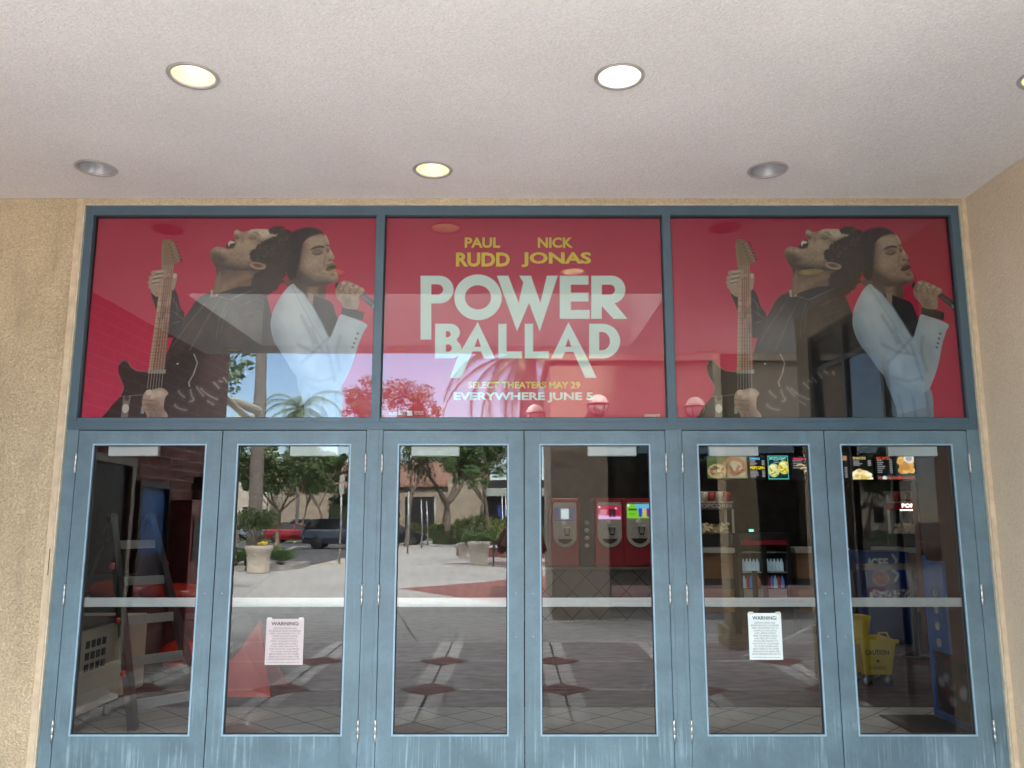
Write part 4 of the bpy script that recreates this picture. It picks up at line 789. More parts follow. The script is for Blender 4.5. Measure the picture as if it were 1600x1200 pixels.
def f7(c_, u, t, y):
    c_.poly([u(.5, 0), u(1, 0), u(1, 1), u(.5, 1)], (34, 48, 44), soft=.05); rows(c_, u, .03, .42, .3, .8, 7); mtext('BIG BITES', (214, 70, 50), u, .02, .83, .36, .95, t, y); rr2 = random.Random(8)
    for k in range(22): p = u(rr2.uniform(.58, .92), rr2.uniform(.35, .85)); c_.ell(p[0], p[1], .05, .045, rr2.choice([(200, 150, 80), (180, 128, 66), (214, 170, 100)]))
    p = u(.86, .88); c_.ell(p[0], p[1], .075, .065, (214, 212, 206)); c_.ell(p[0], p[1], .05, .045, (150, 146, 138))
    for k in range(8): p = u(.08 + k * .12, .06); c_.ell(p[0], p[1], .035, .03, rr2.choice([(170, 60, 60), (200, 200, 200), (120, 70, 60)]))
def f8(c_, u, t, y):
    c_.poly([u(0, 0), u(1, 0), u(1, 1), u(0, 1)], (34, 28, 34))
    for q in ((.3, .78), (.6, .84), (.45, .6), (.68, .58), (.32, .48)): p = u(*q); pretz(c_, p[0], p[1], .075, (120, 70, 62))
    p = u(.85, .5); c_.ell(p[0], p[1], .045, .045, (206, 190, 120)); rows(c_, u, .5, .95, .06, .14, 2); mtext('PRETZELS', (226, 60, 50), u, .12, .24, .86, .36, t, y)
board(1104.5, 712.5, 1168, 747.5, 'menu board with big pretzel photo and green frame, far left of the lit boards', f1, (70, 90, 50)); board(1170, 713, 1197, 748, 'menu board reading DRINKS and POPCORN', f2)
board(1199, 712, 1233, 749, 'menu board reading SPOTLIGHT in a bright teal frame', f3, (90, 206, 200)); board(1236, 713, 1285, 749, 'dark menu board with small red heading, right of the teal framed one', f4)
board(1296, 712, 1328, 749, 'narrow menu board cut off by the far right door stile', f5); board(1330, 712, 1366, 749, 'menu board reading SNACKS above a heap of popcorn', f6)
board(1368, 712, 1431, 749, 'wide menu board reading BIG BITES with golden bites', f7); board(1433, 712, 1466, 749, 'menu board reading PRETZELS in red letters', f8)
# concession counters
M_wood = pm('warm_wood_panel', (.30, .17, .09), .5, c2=(.24, .13, .07), vs=3, stretch=(1, 1, 8)); M_dkgrey = pm('dark_grey_laminate', (.07, .07, .075), .5)
def counter(pa, pb_, y, label, top=856, bot=962):
    x0, x1, z0, z1 = rect(pa, top, pb_, bot, y); z0 = .005
    t = thing('concession_counter', label, 'counter', ((x0 + x1) / 2, y + .3, 0), 'wood fronted concession counters')
    h = z1 - z0; b = MB(); b.box(x0, x1, y, y + .6, z0, z0 + h * .25); b.build('toe_panel', M_dkgrey, t)
    b = MB(); b.box(x0, x1, y - .01, y + .6, z0 + h * .25, z0 + h * .52); b.build('wood_panel', M_wood, t)
    b = MB(); b.box(x0, x1, y, y + .6, z0 + h * .52, z0 + h * .64); b.build('dark_band', M_dkgrey, t)
    b = MB(); b.box(x0, x1, y - .01, y + .6, z0 + h * .64, z0 + h * .94); b.build('wood_panel', M_wood, t)
    b = MB(); b.box(x0 - .02, x1 + .02, y - .05, y + .62, z0 + h * .94, z1); b.build('counter_top', M_pg, t)
counter(1060, 1149, 6.6, 'wood fronted counter left of the drinks fridge'); counter(1243, 1330, 6.6, 'wood fronted counter right of the drinks fridge'); counter(1392, 1440, 6.6, 'short wood fronted counter under the glowing popcorn sign')
# popcorn warmers
def warmer(px0, px1, word, glow, label, y=6.75):
    x0, x1, z0, z1 = rect(px0, 766, px1, 854, y); w_, h = x1 - x0, z1 - z0; x0, x1, z0, z1 = x0, x1, z0, z1
    t = thing('popcorn_warmer', label, 'popcorn warmer', ((x0 + x1) / 2, y + .2, z0), 'popcorn warmers on the counters')
    for x in (x0, x1 - .03):
        for yy in (y, y + .4): b = MB(); b.box(x, x + .03, yy, yy + .03, z0 + h * .22, z0 + h * .66); b.build('post', M_pg, t)
    b = MB(); b.box(x0, x1, y, y + .45, z0, z0 + h * .22); b.build('base', M_black, t)
    b = MB(); b.box(x0, x1, y, y + .45, z0 + h * .66, z0 + h * .78); b.build('sign_box', M_redcab if glow else pm('brown_grey_sign', (.10, .085, .08), .5), t)
    rr2 = random.Random(int(px0)); b = MB()
    for k in range(160): b.sph((rr2.uniform(x0 + .06, x1 - .06), rr2.uniform(y + .07, y + .36), z0 + h * .24 + rr2.random() ** 2 * h * .16), rr2.uniform(.02, .032), 6, 4)
    o = b.build('popcorn', pm('popcorn_white', (.62, .54, .34), .9), t); o['kind'] = 'stuff'
    b = MB(); b.box(x0, x1, y, y + .45, z0 + h * .78, z0 + h * .80); b.box(x0, x1, y + .4, y + .44, z0 + h * .80, z1); b.build('cup_shelf', M_pg, t)
    for k in range(5): b = MB(); q = x0 + w_ * (.1 + .2 * k); b.lathe([(.001, 0), (.05, 0), (.065, h * .17), (.06, h * .17)], (q, y + .15, z0 + h * .805), 12); b.build('paper_cup', [pm('red_cup', (.35, .05, .04), .6), pm('cream_cup', (.5, .45, .38), .6)][k % 2], t)
    m = pm('popcorn_sign_glow', (1, .75, .5), .5, var=0, emit=1.6) if glow else pm('popcorn_sign_plain', (.42, .36, .34), .5)
    text('sign_lettering', word, x0 + w_ * .08, x1 - w_ * .06, z0 + h * .69, z0 + h * .76, y - .004, m, t, .03)
    if glow: b = MB(); b.box(x0, x1, y - .01, y, z0 + h * .635, z0 + h * .655); b.build('light_strip', m, t)
warmer(1085, 1149, 'POPCORN', 0, 'popcorn warmer with unlit POPCORN sign beside the fridge'); warmer(1404, 1450, 'POPCO', 1, 'popcorn warmer with glowing POPC sign, seen through the far right door')
# drinks fridge
x0, x1, z0, z1 = rect(1152, 833, 1241, 968, 6.5); z0 = .01; y = 6.5; h = z1 - z0
t = thing('drinks_fridge', 'black double door drinks fridge with rows of bottles', 'fridge', ((x0 + x1) / 2, y + .3, 0))
b = MB(); b.box(x0, x1, y + .55, y + .6, z0, z1); b.box(x0, x0 + .05, y, y + .55, z0, z1); b.box(x1 - .05, x1, y, y + .55, z0, z1); b.box(x0 + .05, x1 - .05, y, y + .55, z1 - .09, z1); b.box(x0 + .05, x1 - .05, y, y + .55, z0, z0 + h * .33); b.box((x0 + x1) / 2 - .03, (x0 + x1) / 2 + .03, y, y + .55, z0 + h * .33, z1 - .09); b.build('cabinet', M_black, t)
b = MB(); b.box(x0 + .05, x1 - .05, y + .02, y + .5, z0 + h * .60, z0 + h * .61); b.box(x0 + .05, x1 - .05, y + .02, y + .5, z0 + h * .80, z0 + h * .81); b.build('shelf', M_alu, t)
b = MB(); b.box(x0 + .07, x1 - .07, y + .03, y + .05, z0 + h * .36, z0 + h * .44); b.build('price_strip', M_pg, t)
b = MB(); b.box(x0 + .05, x1 - .05, y - .02, y - .005, z1 - .16, z1 - .10); b.build('header_strip', M_redcab, t)
M_bt = [pm('water_bottle_glow', (.35, .48, .55), .2, emit=.12), pm('red_bottle_glow', (.35, .05, .05), .2, emit=.06), pm('blue_bottle_glow', (.10, .2, .5), .2, emit=.1)]  # faint emission put into the bottles so they look lit
for sh in (.615, .445):
    for k in range(12):
        q = x0 + .1 + (x1 - x0 - .2) * k / 11
        if abs(q - (x0 + x1) / 2) < .05: continue
        bb = MB(); bb.lathe([(.001, 0), (.028, 0), (.03, .02), (.03, .11), (.012, .15), (.012, .17), (.001, .17)], (q, y + .12, z0 + h * sh), 8); o = bb.build('bottle', M_bt[0 if sh > .6 else (k % 3)])
        tag(o, 'clear bottle on the upper shelf of the drinks fridge' if sh > .6 else 'coloured bottle on the lower shelf of the drinks fridge', 'bottle', 'bottles on the upper fridge shelf' if sh > .6 else 'bottles on the lower fridge shelf')
a, c = W(1168, 829, 6.6), W(1177, 831, 6.6); b = MB(); b.box(a.x, c.x, 6.56, 6.66, z1 + .0, z1 + .10); o = b.build('card_reader', M_black); tag(o, 'small till display with green light on top of the fridge', 'till')
b = MB(); b.box(a.x + .01, c.x - .01, 6.552, 6.559, z1 + .02, z1 + .05); b.build('green_display', pm('green_led', (.1, 1, .35), .5, var=0, emit=1.2), o)
# queue posts with belt
for (px, y, nm) in ((1179, 4.6, 'black queue post standing in front of the drinks fridge'), (1333, 4.6, 'black queue post at the left end of the belt in the far right door'), (1424, 4.6, 'black queue post at the right end of the belt in the far right door')):
    x = W(px, 900, y).x; t = thing('queue_post', nm, 'queue post', (x, y, 0), 'queue posts in the lobby')
    b = MB(); b.lathe([(.001, .03), (.05, .035), (.17, .02), (.17, .005), (.001, .005)], (x, y, 0), 20); b.build('base', M_black, t)
    b = MB(); b.tube([(x, y, .03), (x, y, .98)], .03, 12); b.build('pole', M_black, t)
x0, x1, z0, z1 = rect(1337, 881, 1420, 890, 4.6); t = thing('queue_belt_sign', 'grey belt sign reading PREMIERE MEMBER LINE', 'sign', (x0, 4.6, z0)); b = MB(); b.box(x0, x1, 4.59, 4.60, z0, z1); b.build('belt', pm('grey_belt', (.22, .20, .18), .6), t)
text('lettering', 'PREMIERE MEMBER LINE', x0 + .02, x0 + (x1 - x0) * .74, z0 + .009, z1 - .009, 4.588, M_black, t, .02)
# blue frozen drink bin
y = 5.6; x0, x1, z0, z1 = rect(1352, 862, 1424, 934, y)
t = thing('frozen_drink_bin', 'blue drinks bin printed with a cherry and white swirl lettering', 'drinks bin', ((x0 + x1) / 2, y + .3, 0))
b = MB(); b.box(x0, x1, y + .004, y + .6, .01, z1); b.build('cabinet', pm('navy_bin', (.02, .04, .14), .4), t)
c_ = Canvas(x0, x1, z0, z1, .007, (24, 52, 128)); u = lambda a, b_: (x0 + (x1 - x0) * a, z0 + (z1 - z0) * b_)
p = u(.32, .42); c_.ell(p[0], p[1], .105, .10, (220, 200, 200)); c_.ell(p[0], p[1], .085, .08, (170, 26, 34)); c_.ell(p[0] - .03, p[1] + .03, .02, .02, (230, 150, 150)); rr2 = random.Random(3)
for k in range(60): q = u(rr2.uniform(.05, .95), rr2.uniform(.0, .16)); c_.ell(q[0], q[1], .02, .016, rr2.choice([(220, 214, 226), (150, 130, 150), (240, 240, 240)]))
c_.line([u(.62, .95), u(.72, .8), u(.6, .6), u(.74, .5), u(.64, .34)], .03, (206, 220, 226)); c_.line([u(.72, .7), u(.84, .72)], .025, (206, 220, 226))
c_.build('front_print', y, M_print, t); text('brand_lettering', 'ICEE', u(.06, 0)[0], u(.52, 0)[0], u(0, .66)[1], u(0, .86)[1], y - .004, M_pal, t, .04)
# tall dark vending tower (maroon) with logo plate
x0, x1, z0, z1 = rect(1430, 752, 1470, 960, 5.0); t = thing('maroon_display_case', 'tall dark maroon display case with small red emblem', 'display case', ((x0 + x1) / 2, 5.3, 0)); b = MB(); b.box(x0, x1, 5.0, 5.12, .01, z1); b.build('case', M_mar, t)
a = W(1463, 793, 4.99); b = MB(); b.box(a.x - .07, a.x + .07, 4.985, 4.999, a.z - .0, a.z + .1); b.build('red_emblem', M_redcab, t); b = MB(); b.box(a.x - .06, a.x + .06, 4.985, 4.999, a.z - .08, a.z - .03); b.build('grey_emblem', M_pg, t)
# lit kiosk on the right
KX = 3.42; t = thing('photo_kiosk', 'tall dark kiosk with blue edges and blue banner, right behind the far right door', 'kiosk', (KX + .2, 1.2, 0))
M_bl = pm('royal_blue_plastic', (.05, .12, .42), .4, var=.1)
b = MB(); b.box(KX + .004, KX + .5, .45, 1.72, .02, 2.3); b.build('cabinet', M_mar, t)
b = MB(); b.box(KX - .012, KX, 1.67, 1.72, .02, 1.28); b.box(KX - .012, KX, .5, 1.67, .02, .07); b.build('blue_edge', M_bl, t)
b = MB(); b.box(KX - .03, KX, 1.38, 1.64, .54, 1.24); bn = b.build('blue_banner', pm('bright_blue_banner', (.05, .13, .38), .4, var=.25, vs=3), t)
Mk = Matrix.Translation((KX - .032, 1.64, 0)) @ Matrix.Rotation(R(-90), 4, 'Z')
b = MB()
for k in range(4): b.lathe([(.001, 0), (.035, 0), (.035, .004)], (KX - .031, 1.51, 1.0 - k * .13), 10, M=Matrix.Rotation(R(-90), 3, 'Y'))
b.build('banner_icons', M_pg, bn)
c_ = Canvas(.06, 1.1, .10, .50, .01, (30, 20, 24)); rr2 = random.Random(6)
for k in range(40): c_.ell(rr2.uniform(.1, 1.0), rr2.uniform(.14, .46), .05, .035, rr2.choice([(110, 30, 34), (70, 40, 36), (170, 160, 170), (40, 22, 26)]), .8, .02)
c_.build('lower_print', 0, M_print, t, Mk)
b = MB(); b.box(2.98, KX, .70, 1.76, .003, .012); o = b.build('floor_mat', M_black); tag(o, 'black rubber mat in front of the blue edged kiosk', 'mat')
# mop bucket
y = 3.0; x0, x1, z0, z1 = rect(1341, 1000, 1404, 1055, y); cx = (x0 + x1) / 2
M_y = pm('yellow_plastic', (.62, .40, .03), .4, var=.1)
t = thing('mop_bucket', 'yellow wheeled mop bucket reading CAUTION', 'mop bucket', (cx, y + .2, 0))
b = MB(); n = 4
lo = [(x0 + .05, y + .03, z0), (x1 - .05, y + .03, z0), (x1 - .05, y + .33, z0), (x0 + .05, y + .33, z0)]; hi = [(x0, y, z1), (x1, y, z1), (x1, y + .38, z1), (x0, y + .38, z1)]
hi2 = [(p[0] + (.02 if p[0] < cx else -.02), p[1] + (.02 if p[1] < y + .2 else -.02), z1) for p in hi]; lo2 = [(p[0], p[1], z0 + .02) for p in lo]
b.add(lo + hi + hi2 + lo2, [(0, 1, 5, 4), (1, 2, 6, 5), (2, 3, 7, 6), (3, 0, 4, 7), (3, 2, 1, 0), (4, 5, 9, 8), (5, 6, 10, 9), (6, 7, 11, 10), (7, 4, 8, 11), (8, 9, 13, 12), (9, 10, 14, 13), (10, 11, 15, 14), (11, 8, 12, 15), (12, 13, 14, 15)]); b.build('bucket', M_y, t)
b = MB(); b.box(x0 - .02, x1 + .02, y - .02, y, z1 - .03, z1 + .005); b.build('rim', M_y, t)
x2, x3, z2, z3 = rect(1328, 962, 1360, 1003, y + .1); b = MB(); b.prism([(x2, y + .05, z2), (x3 - .06, y + .05, z2), (x3, y + .05, z3), (x2, y + .05, z3)], (0, .22, 0)); b.build('wringer', M_y, t)
b = MB(); b.tube([(x0 + .15, y - .01, z1 - .02), (x0 + .2, y - .02, z1 + .07), (x0 + .27, y - .02, z1 + .07), (x0 + .31, y - .01, z1 - .02)], .008, 8); b.build('bail_handle', M_y, t)
text('caution_word', 'CAUTION', cx - .13, cx + .10, z0 + .19, z0 + .235, y - .012, M_black, t, .02); text('caution_word', 'CUIDADO', cx - .09, cx + .07, z0 + .05, z0 + .08, y + .012, M_black, t, .01)
b = MB(); b.lathe([(.016, -.012), (.016, .012), (.009, .012), (.009, -.012)], (cx, y + .012, z0 + .13), 3, M=Matrix.Rotation(R(90), 3, 'X')); b.build('hazard_mark', M_black, t)
for sx, sy in ((x0 + .08, y + .06), (x1 - .08, y + .06), (x0 + .08, y + .3), (x1 - .08, y + .3)):
    b = MB(); b.lathe([(.001, -.012), (.035, -.012), (.035, .012), (.001, .012)], (sx, sy, .037), 14, M=Matrix.Rotation(R(90), 3, 'X')); b.box(sx - .01, sx + .01, sy - .02, sy + .02, .05, z0); b.build('caster', M_steel_dull, t)
b = MB(); a, c = W(1225, 1000, 2.6), W(1290, 968, 2.9); b.tube([(a.x, 2.6, a.z), (c.x, 2.9, c.z)], .012, 8); o = b.build('leaning_pole', M_steel_dull); tag(o, 'thin grey pole leaning diagonally behind the second warning notice', 'pole')
# beige cabinet and ladder behind the far left door
M_bei = pm('beige_enamel', (.68, .66, .54), .4, var=.06, vs=2); CXF = -3.25
t = thing('beige_cabinet', 'beige metal cabinet on casters with dark vent slots', 'cabinet', (-3.5, 1.5, 0))
b = MB(); b.box(-3.95, CXF, 1.12, 1.86, .12, .74); b.build('body', M_bei, t, .01); b = MB(); b.box(-3.95, CXF + .03, 1.86, 2.25, .14, .76); b.build('side_panel', M_bei, t, .01)
b = MB(); b.box(-3.97, CXF + .01, 1.10, 1.88, .745, .775); b.build('top', pm('dark_worktop', (.08, .07, .05), .4), t)
b = MB(); b.box(CXF, CXF + .006, 1.17, 1.60, .40, .69); b.build('hatch', M_bei, t, .003)
for r_ in range(3):
    for k in range(4): b = MB(); b.box(CXF + .006, CXF + .012, 1.24 + k * .085, 1.295 + k * .085, .43 + r_ * .085, .485 + r_ * .085); b.build('vent_slot', M_black, t)
for sx, sy in ((-3.3, 1.2), (-3.3, 1.78), (-3.88, 1.2), (-3.88, 1.78)): b = MB(); b.lathe([(.001, -.015), (.045, -.015), (.045, .015), (.001, .015)], (sx, sy, .047), 14, M=Matrix.Rotation(R(90), 3, 'Y')); b.box(sx - .012, sx + .012, sy - .012, sy + .012, .06, .12); b.build('caster', M_black, t)
t = thing('step_ladder', 'grey multi position ladder with red hinges leaning behind the far left door', 'ladder', (-3.0, 1.9, 0))
M_lad = pm('grey_ladder_metal', (.045, .045, .05), .4, .3); M_redp = pm('glossy_red_plastic', (.62, .045, .03), .25, coat=.4)
f0, ftop, rside = Vector((-2.66, 1.45, .02)), Vector((-3.36, 2.1, 1.58)), Vector((.66, .75, 0)); b0 = Vector((-4.1, 2.85, .02))
for s_ in (-1, 1):
    wd = .27
    b = MB(); b.bar(f0 + rside * s_ * wd, ftop + rside * s_ * .17, .05, .10, up=(1, -1, 0)); b.build('rail', M_lad, t); b = MB(); b.bar(b0 + rside * s_ * wd, ftop + rside * s_ * .15 + Vector((-.05, .05, 0)), .035, .07, up=(1, -1, 0)); b.build('rear_rail', M_lad, t)
    b = MB(); b.sph(ftop + rside * s_ * .17, .055, 14, 8); b.build('hinge_joint', M_black, t)
    for fq in (.24, .48, .75): b = MB(); q = f0.lerp(ftop, fq) + rside * s_ * (wd + (.17 - wd) * fq + .03); b.sph(q, .03, 10, 6); b.build('locking_knob', M_redp, t)
for k in range(5):
    fq = .10 + .19 * k; c0 = f0.lerp(ftop, fq); hw = .27 + (.17 - .27) * fq; b = MB(); b.bar(c0 - rside * hw, c0 + rside * hw, .035, .07); b.build('rung', M_alu, t)
    c0 = b0.lerp(ftop, fq); b = MB(); b.bar(c0 - rside * hw, c0 + rside * hw, .03, .05); b.build('rung', M_lad, t)
# red glossy machine pieces
t = thing('red_floor_machine', 'glossy red floor cleaning machine behind the ladder', 'floor machine', (-3.2, 3.1, 0))
b = MB(); b.sph(W(196, 922, 3.2), .3, 18, 10, sc=(1.3, .8, .42)); b.build('hood', M_redp, t); b = MB(); b.sph(W(276, 926, 3.0), .27, 18, 10, sc=(1.35, .8, .36)); b.build('tank_lid', M_redp, t)
b = MB(); b.box(-3.9, -2.7, 2.95, 3.5, .12, .62); b.build('chassis', M_black, t, .03); b = MB(); b.sph(W(283, 1022, 2.5), .2, 16, 10, sc=(1.0, 1, .65)); b.box(-2.92, -2.58, 2.55, 2.85, .20, .25); b.build('front_cover', M_redp, t)
for sx in (-3.7, -2.9): b = MB(); b.lathe([(.001, -.03), (.12, -.03), (.12, .03), (.001, .03)], (sx, 2.98, .125), 18, M=Matrix.Rotation(R(90), 3, 'Y')); b.build('wheel', M_black, t)
t = thing('red_safety_sign', 'folded red plastic safety sign on the floor behind the first warning notice', 'safety sign', (-2.35, 2.1, 0))
q1, q2, q3 = W(362, 1034, 2.0), W(416, 1034, 2.0), W(405, 968, 2.2); b = MB(); b.prism([(q1.x - .25, 2.0, .1), (q2.x + .05, 2.0, .1), (q3.x + .02, 2.15, q3.z), (q3.x - .12, 2.15, q3.z - .22)], (0, .02, 0)); b.build('front_panel', M_redp, t); b = MB(); b.prism([(q1.x - .25, 2.5, .1), (q2.x + .05, 2.5, .1), (q3.x + .02, 2.18, q3.z), (q3.x - .12, 2.18, q3.z - .22)], (0, .02, 0)); b.build('rear_panel', M_redp, t)
# ================================================================ GROUND OUTSIDE (all of it seen through its reflection in the glass)
b = MB(); b.box(-400, 400, -420, 30, -.5, -.12); struct(b.build('asphalt_road', pm('asphalt', (.075, .075, .078), .85, var=.25, vs=.6, bump=.2, bs=40, bd=.01)), 'dark asphalt parking road beyond the plaza')
AE = [(-14.2, -20.6), (-8.28, -20.59), (-7.12, -21.57), (-6.95, -25.5), (-7.1, -33.4), (-7.3, -46.9), (-8.9, -75), (-9, -130)]
def concrete():
    m = pm('plaza_concrete', (.42, .41, .395), .8, var=.10, vs=.8, bump=.15, bs=60, bd=.003, detail=8); n, L, N = node_helpers(m); bs = n.nodes['Principled BSDF']
    src = bs.inputs['Base Color'].links[0].from_socket; t = N('ShaderNodeTexCoord'); k = N('ShaderNodeTexBrick'); k.offset = 0; k.inputs['Scale'].default_value = 1; k.inputs['Brick Width'].default_value = 2.9; k.inputs['Row Height'].default_value = 2.4; k.inputs['Mortar Size'].default_value = .012
    k.inputs['Color1'].default_value = (1, 1, 1, 1); k.inputs['Color2'].default_value = (.9, .9, .9, 1); k.inputs['Mortar'].default_value = (.35, .33, .3, 1)
    mpp = N('ShaderNodeMapping'); mpp.inputs['Rotation'].default_value = (0, 0, R(12)); L.new(t.outputs['Object'], mpp.inputs[0]); L.new(mpp.outputs[0], k.inputs[0]); mu = N('ShaderNodeMix', data_type='RGBA', blend_type='MULTIPLY'); mu.inputs[0].default_value = 1; L.new(src, mu.inputs[6]); L.new(k.outputs[0], mu.inputs[7]); L.new(mu.outputs[2], bs.inputs['Base Color']); return m
b = MB(); b.prism([(x, y, -.3) for x, y in [(-14.2, .12), (60, .12), (60, -130)] + AE[::-1]], (0, 0, .3)); struct(b.build('plaza_pavement', concrete()), 'pale concrete plaza pavement in front of the theatre')
M_pp = pm('porch_paver_brown_grey', (.33, .30, .295), .6, var=.16, vs=3, bump=.2, bs=80, bd=.002, detail=8); M_bd = pm('pale_paving_band', (.68, .66, .64), .7, var=.1, vs=4); M_di = pm('dark_red_paver', (.19, .065, .055), .7, var=.2, vs=10); M_jt = pm('paving_joint', (.05, .045, .04), .9)
b = MB(); b.box(XL, 7.4, -5.74, -.03, -.02, .004); struct(b.build('porch_paving', M_pp), 'brown grey stamped paving under the porch')
XS = (-3.5, -2.16, -.77, .48, 1.75, 3.0, 4.3); YS = (-1.2, -2.74, -4.3)
b = MB()
for x in XS: b.box(x - .15, x - .012, -5.74, -.03, .0045, .008); b.box(x + .012, x + .15, -5.74, -.03, .0045, .008)
for y in YS + (-5.74,):
    for i in range(len(XS) - 1): b.box(XS[i] + .151, XS[i + 1] - .151, y - .035, y + .035, .0045, .0078)
struct(b.build('paving_bands', M_bd), 'pale bands crossing the porch paving')
b = MB()
for x in XS:
    for y in YS: b.prism([(x - .27, y, .0085), (x, y - .3, .0085), (x + .27, y, .0085), (x, y + .3, .0085)], (0, 0, .004))
struct(b.build('paving_diamonds', M_di), 'dark red diamond pavers where the pale bands cross')
b = MB()
for x in XS: b.box(x - .012, x + .012, -5.74, -.03, .0045, .0065)
struct(b.build('paving_joints', M_jt), 'dark joints down the middle of the pale bands')
b = MB(); b.prism([(-2.56, -14.19, .001), (2.5, -20.4, .001), (9, -20.4, .001), (9, -11.2, .001), (.3, -11.2, .001), (-.06, -10.7, .001)], (0, 0, .003)); b.prism([(-2.6, -24.4, .001), (-.2, -26.6, .001), (4, -26.6, .001), (4, -23.6, .001)], (0, 0, .003)); struct(b.build('red_paving', pm('red_concrete', (.26, .105, .09), .8, var=.12, vs=2)), 'red concrete areas in the plaza')
# parking lines
b = MB()
for p0, p1 in (((415, 865), (455, 865)), ((432, 860), (455, 857)), ((448, 858), (462, 853)), ((456, 854), (480, 853)), ((462, 848), (482, 847))):
    a, c = RG(*p0, -.117), RG(*p1, -.117); b.bar((a.x, a.y, -.118), (c.x, c.y, -.118), .22, .004)
for k in range(8): b.bar((-16 - k * 2.8, -56, -.118), (-17.5 - k * 2.8, -62, -.118), .1, .004)
struct(b.build('parking_lines', pm('white_road_paint', (.62, .62, .60), .8)), 'white painted parking lines on the asphalt')
b = MB()
for i in range(1, len(AE) - 2):
    for fq in ((0, .5) if i > 2 else (0,)):
        pass
for y in (-25.0, -33.5, -40.2, -45.7): b.box(-6.9, -5.4 + (y + 25) * .02, y - .5, y + .5, .001, .005)
struct(b.build('kerb_ramp_patches', pm('yellow_tactile', (.46, .36, .2), .8)), 'tan patches at the kerb around the sign posts')
# ================================================================ VEGETATION HELPERS
def leafmat(name, c, c2, rough=.6):
    m = bpy.data.materials.new(name); m.use_nodes = True; n, L, N = node_helpers(m); bs = n.nodes['Principled BSDF']
    g = N('ShaderNodeNewGeometry'); r = N('ShaderNodeValToRGB'); r.color_ramp.elements[0].color = (*c, 1); r.color_ramp.elements[1].color = (*c2, 1)
    L.new(g.outputs['Random Per Island'], r.inputs[0]); L.new(r.outputs[0], bs.inputs['Base Color']); bs.inputs['Roughness'].default_value = rough; return m
M_lf = [leafmat('olive_leaves', (.035, .06, .02), (.12, .17, .06)), leafmat('mid_green_leaves', (.03, .075, .02), (.12, .20, .06)), leafmat('yellow_green_leaves', (.07, .11, .02), (.22, .26, .08)), leafmat('palm_leaves', (.04, .075, .03), (.13, .18, .08), .45)]
M_bark = pm('grey_brown_bark', (.16, .125, .10), .9, var=.3, vs=8, bump=.5, bs=12, bd=.03); M_bark2 = pm('tan_bark', (.30, .20, .13), .9, var=.3, vs=6)
M_palmbark = pm('palm_trunk_bark', (.17, .15, .135), .9, var=.3, vs=5, stretch=(1, 1, 9), bump=.6, bs=8, bd=.05)
def leaves(mb, c, r, n, size, rg, flat=.8):
    for _ in range(n):
        while 1:
            v = Vector((rg.uniform(-1, 1), rg.uniform(-1, 1), rg.uniform(-1, 1)))
            if v.length < 1: break
        p = Vector(c) + Vector((v.x * r, v.y * r, v.z * r * flat)); a = Vector((rg.uniform(-1, 1), rg.uniform(-1, 1), rg.uniform(-.6, .6))).normalized(); d = a.cross(Vector((rg.uniform(-1, 1), rg.uniform(-1, 1), rg.uniform(-1, 1)))).normalized()
        s = size * rg.uniform(.6, 1.3); mb.add([p - a * s, p + d * s * .45, p + a * s, p - d * s * .45], [(0, 1, 2, 3)])
def tree(x, y, h, cr, label, seed, mat, nleaf=5200, trunk_r=.16, fork=.3, bark=None, group='trees beyond the plaza', size=.13, czl=.35):
    rg = random.Random(seed); t = thing('broadleaf_tree', label, 'tree', (x, y, -.1), group); tb = MB(); lb = MB(); base = Vector((x, y, -.1))
    tips = []
    def branch(p, d, L_, r, lv):
        pts = [p]; q = p; dd = d
        for k in range(4): dd = (dd + Vector((rg.uniform(-.22, .22), rg.uniform(-.22, .22), rg.uniform(-.05, .16)))).normalized(); q = q + dd * L_ / 4; pts.append(q)
        tb.tube(pts, [r * (1 - .12 * k) for k in range(5)], 7 if lv < 2 else 5, cap=False)
        if lv >= 3: tips.append(q); tips.append(pts[2]); return
        for k in range(rg.choice((2, 3)) if lv else rg.choice((3, 4))):
            a = rg.uniform(0, 6.28); sp_ = rg.uniform(.5, .95); nd = (dd + Vector((math.cos(a) * sp_, math.sin(a) * sp_, rg.uniform(-.05, .35)))).normalized(); branch(q, nd, L_ * rg.uniform(.6, .85), r * .58, lv + 1)
    s = max(.6, (h * fork)); branch(base, Vector((rg.uniform(-.1, .1), rg.uniform(-.1, .1), 1)).normalized(), s, trunk_r * .8, 0)
    top = max(v.z for v in tips) - base.z; wid = max(max(abs(v.x - x), abs(v.y - y)) for v in tips)
    kz, kx = (h - cr * .12) / top, cr * .9 / wid
    tr_ = lambda v: Vector((x + (v[0] - x) * kx, y + (v[1] - y) * kx, base.z + (v[2] - base.z) * kz))
    tb.v = [tuple(tr_(v)) for v in tb.v]; tips = [tr_(v) for v in tips]
    for v in tips:
        for q in range(2): leaves(lb, v + Vector((rg.uniform(-1.3, 1.3), rg.uniform(-1, 1), rg.uniform(-2.2, .2))) * cr * .22 * q, cr * rg.uniform(.09, .18), max(8, nleaf // len(tips)), size * .8, rg)
    tb.build('trunk', bark or M_bark, t, fix=False); lb.build('crown', mat, t, fix=False); return t
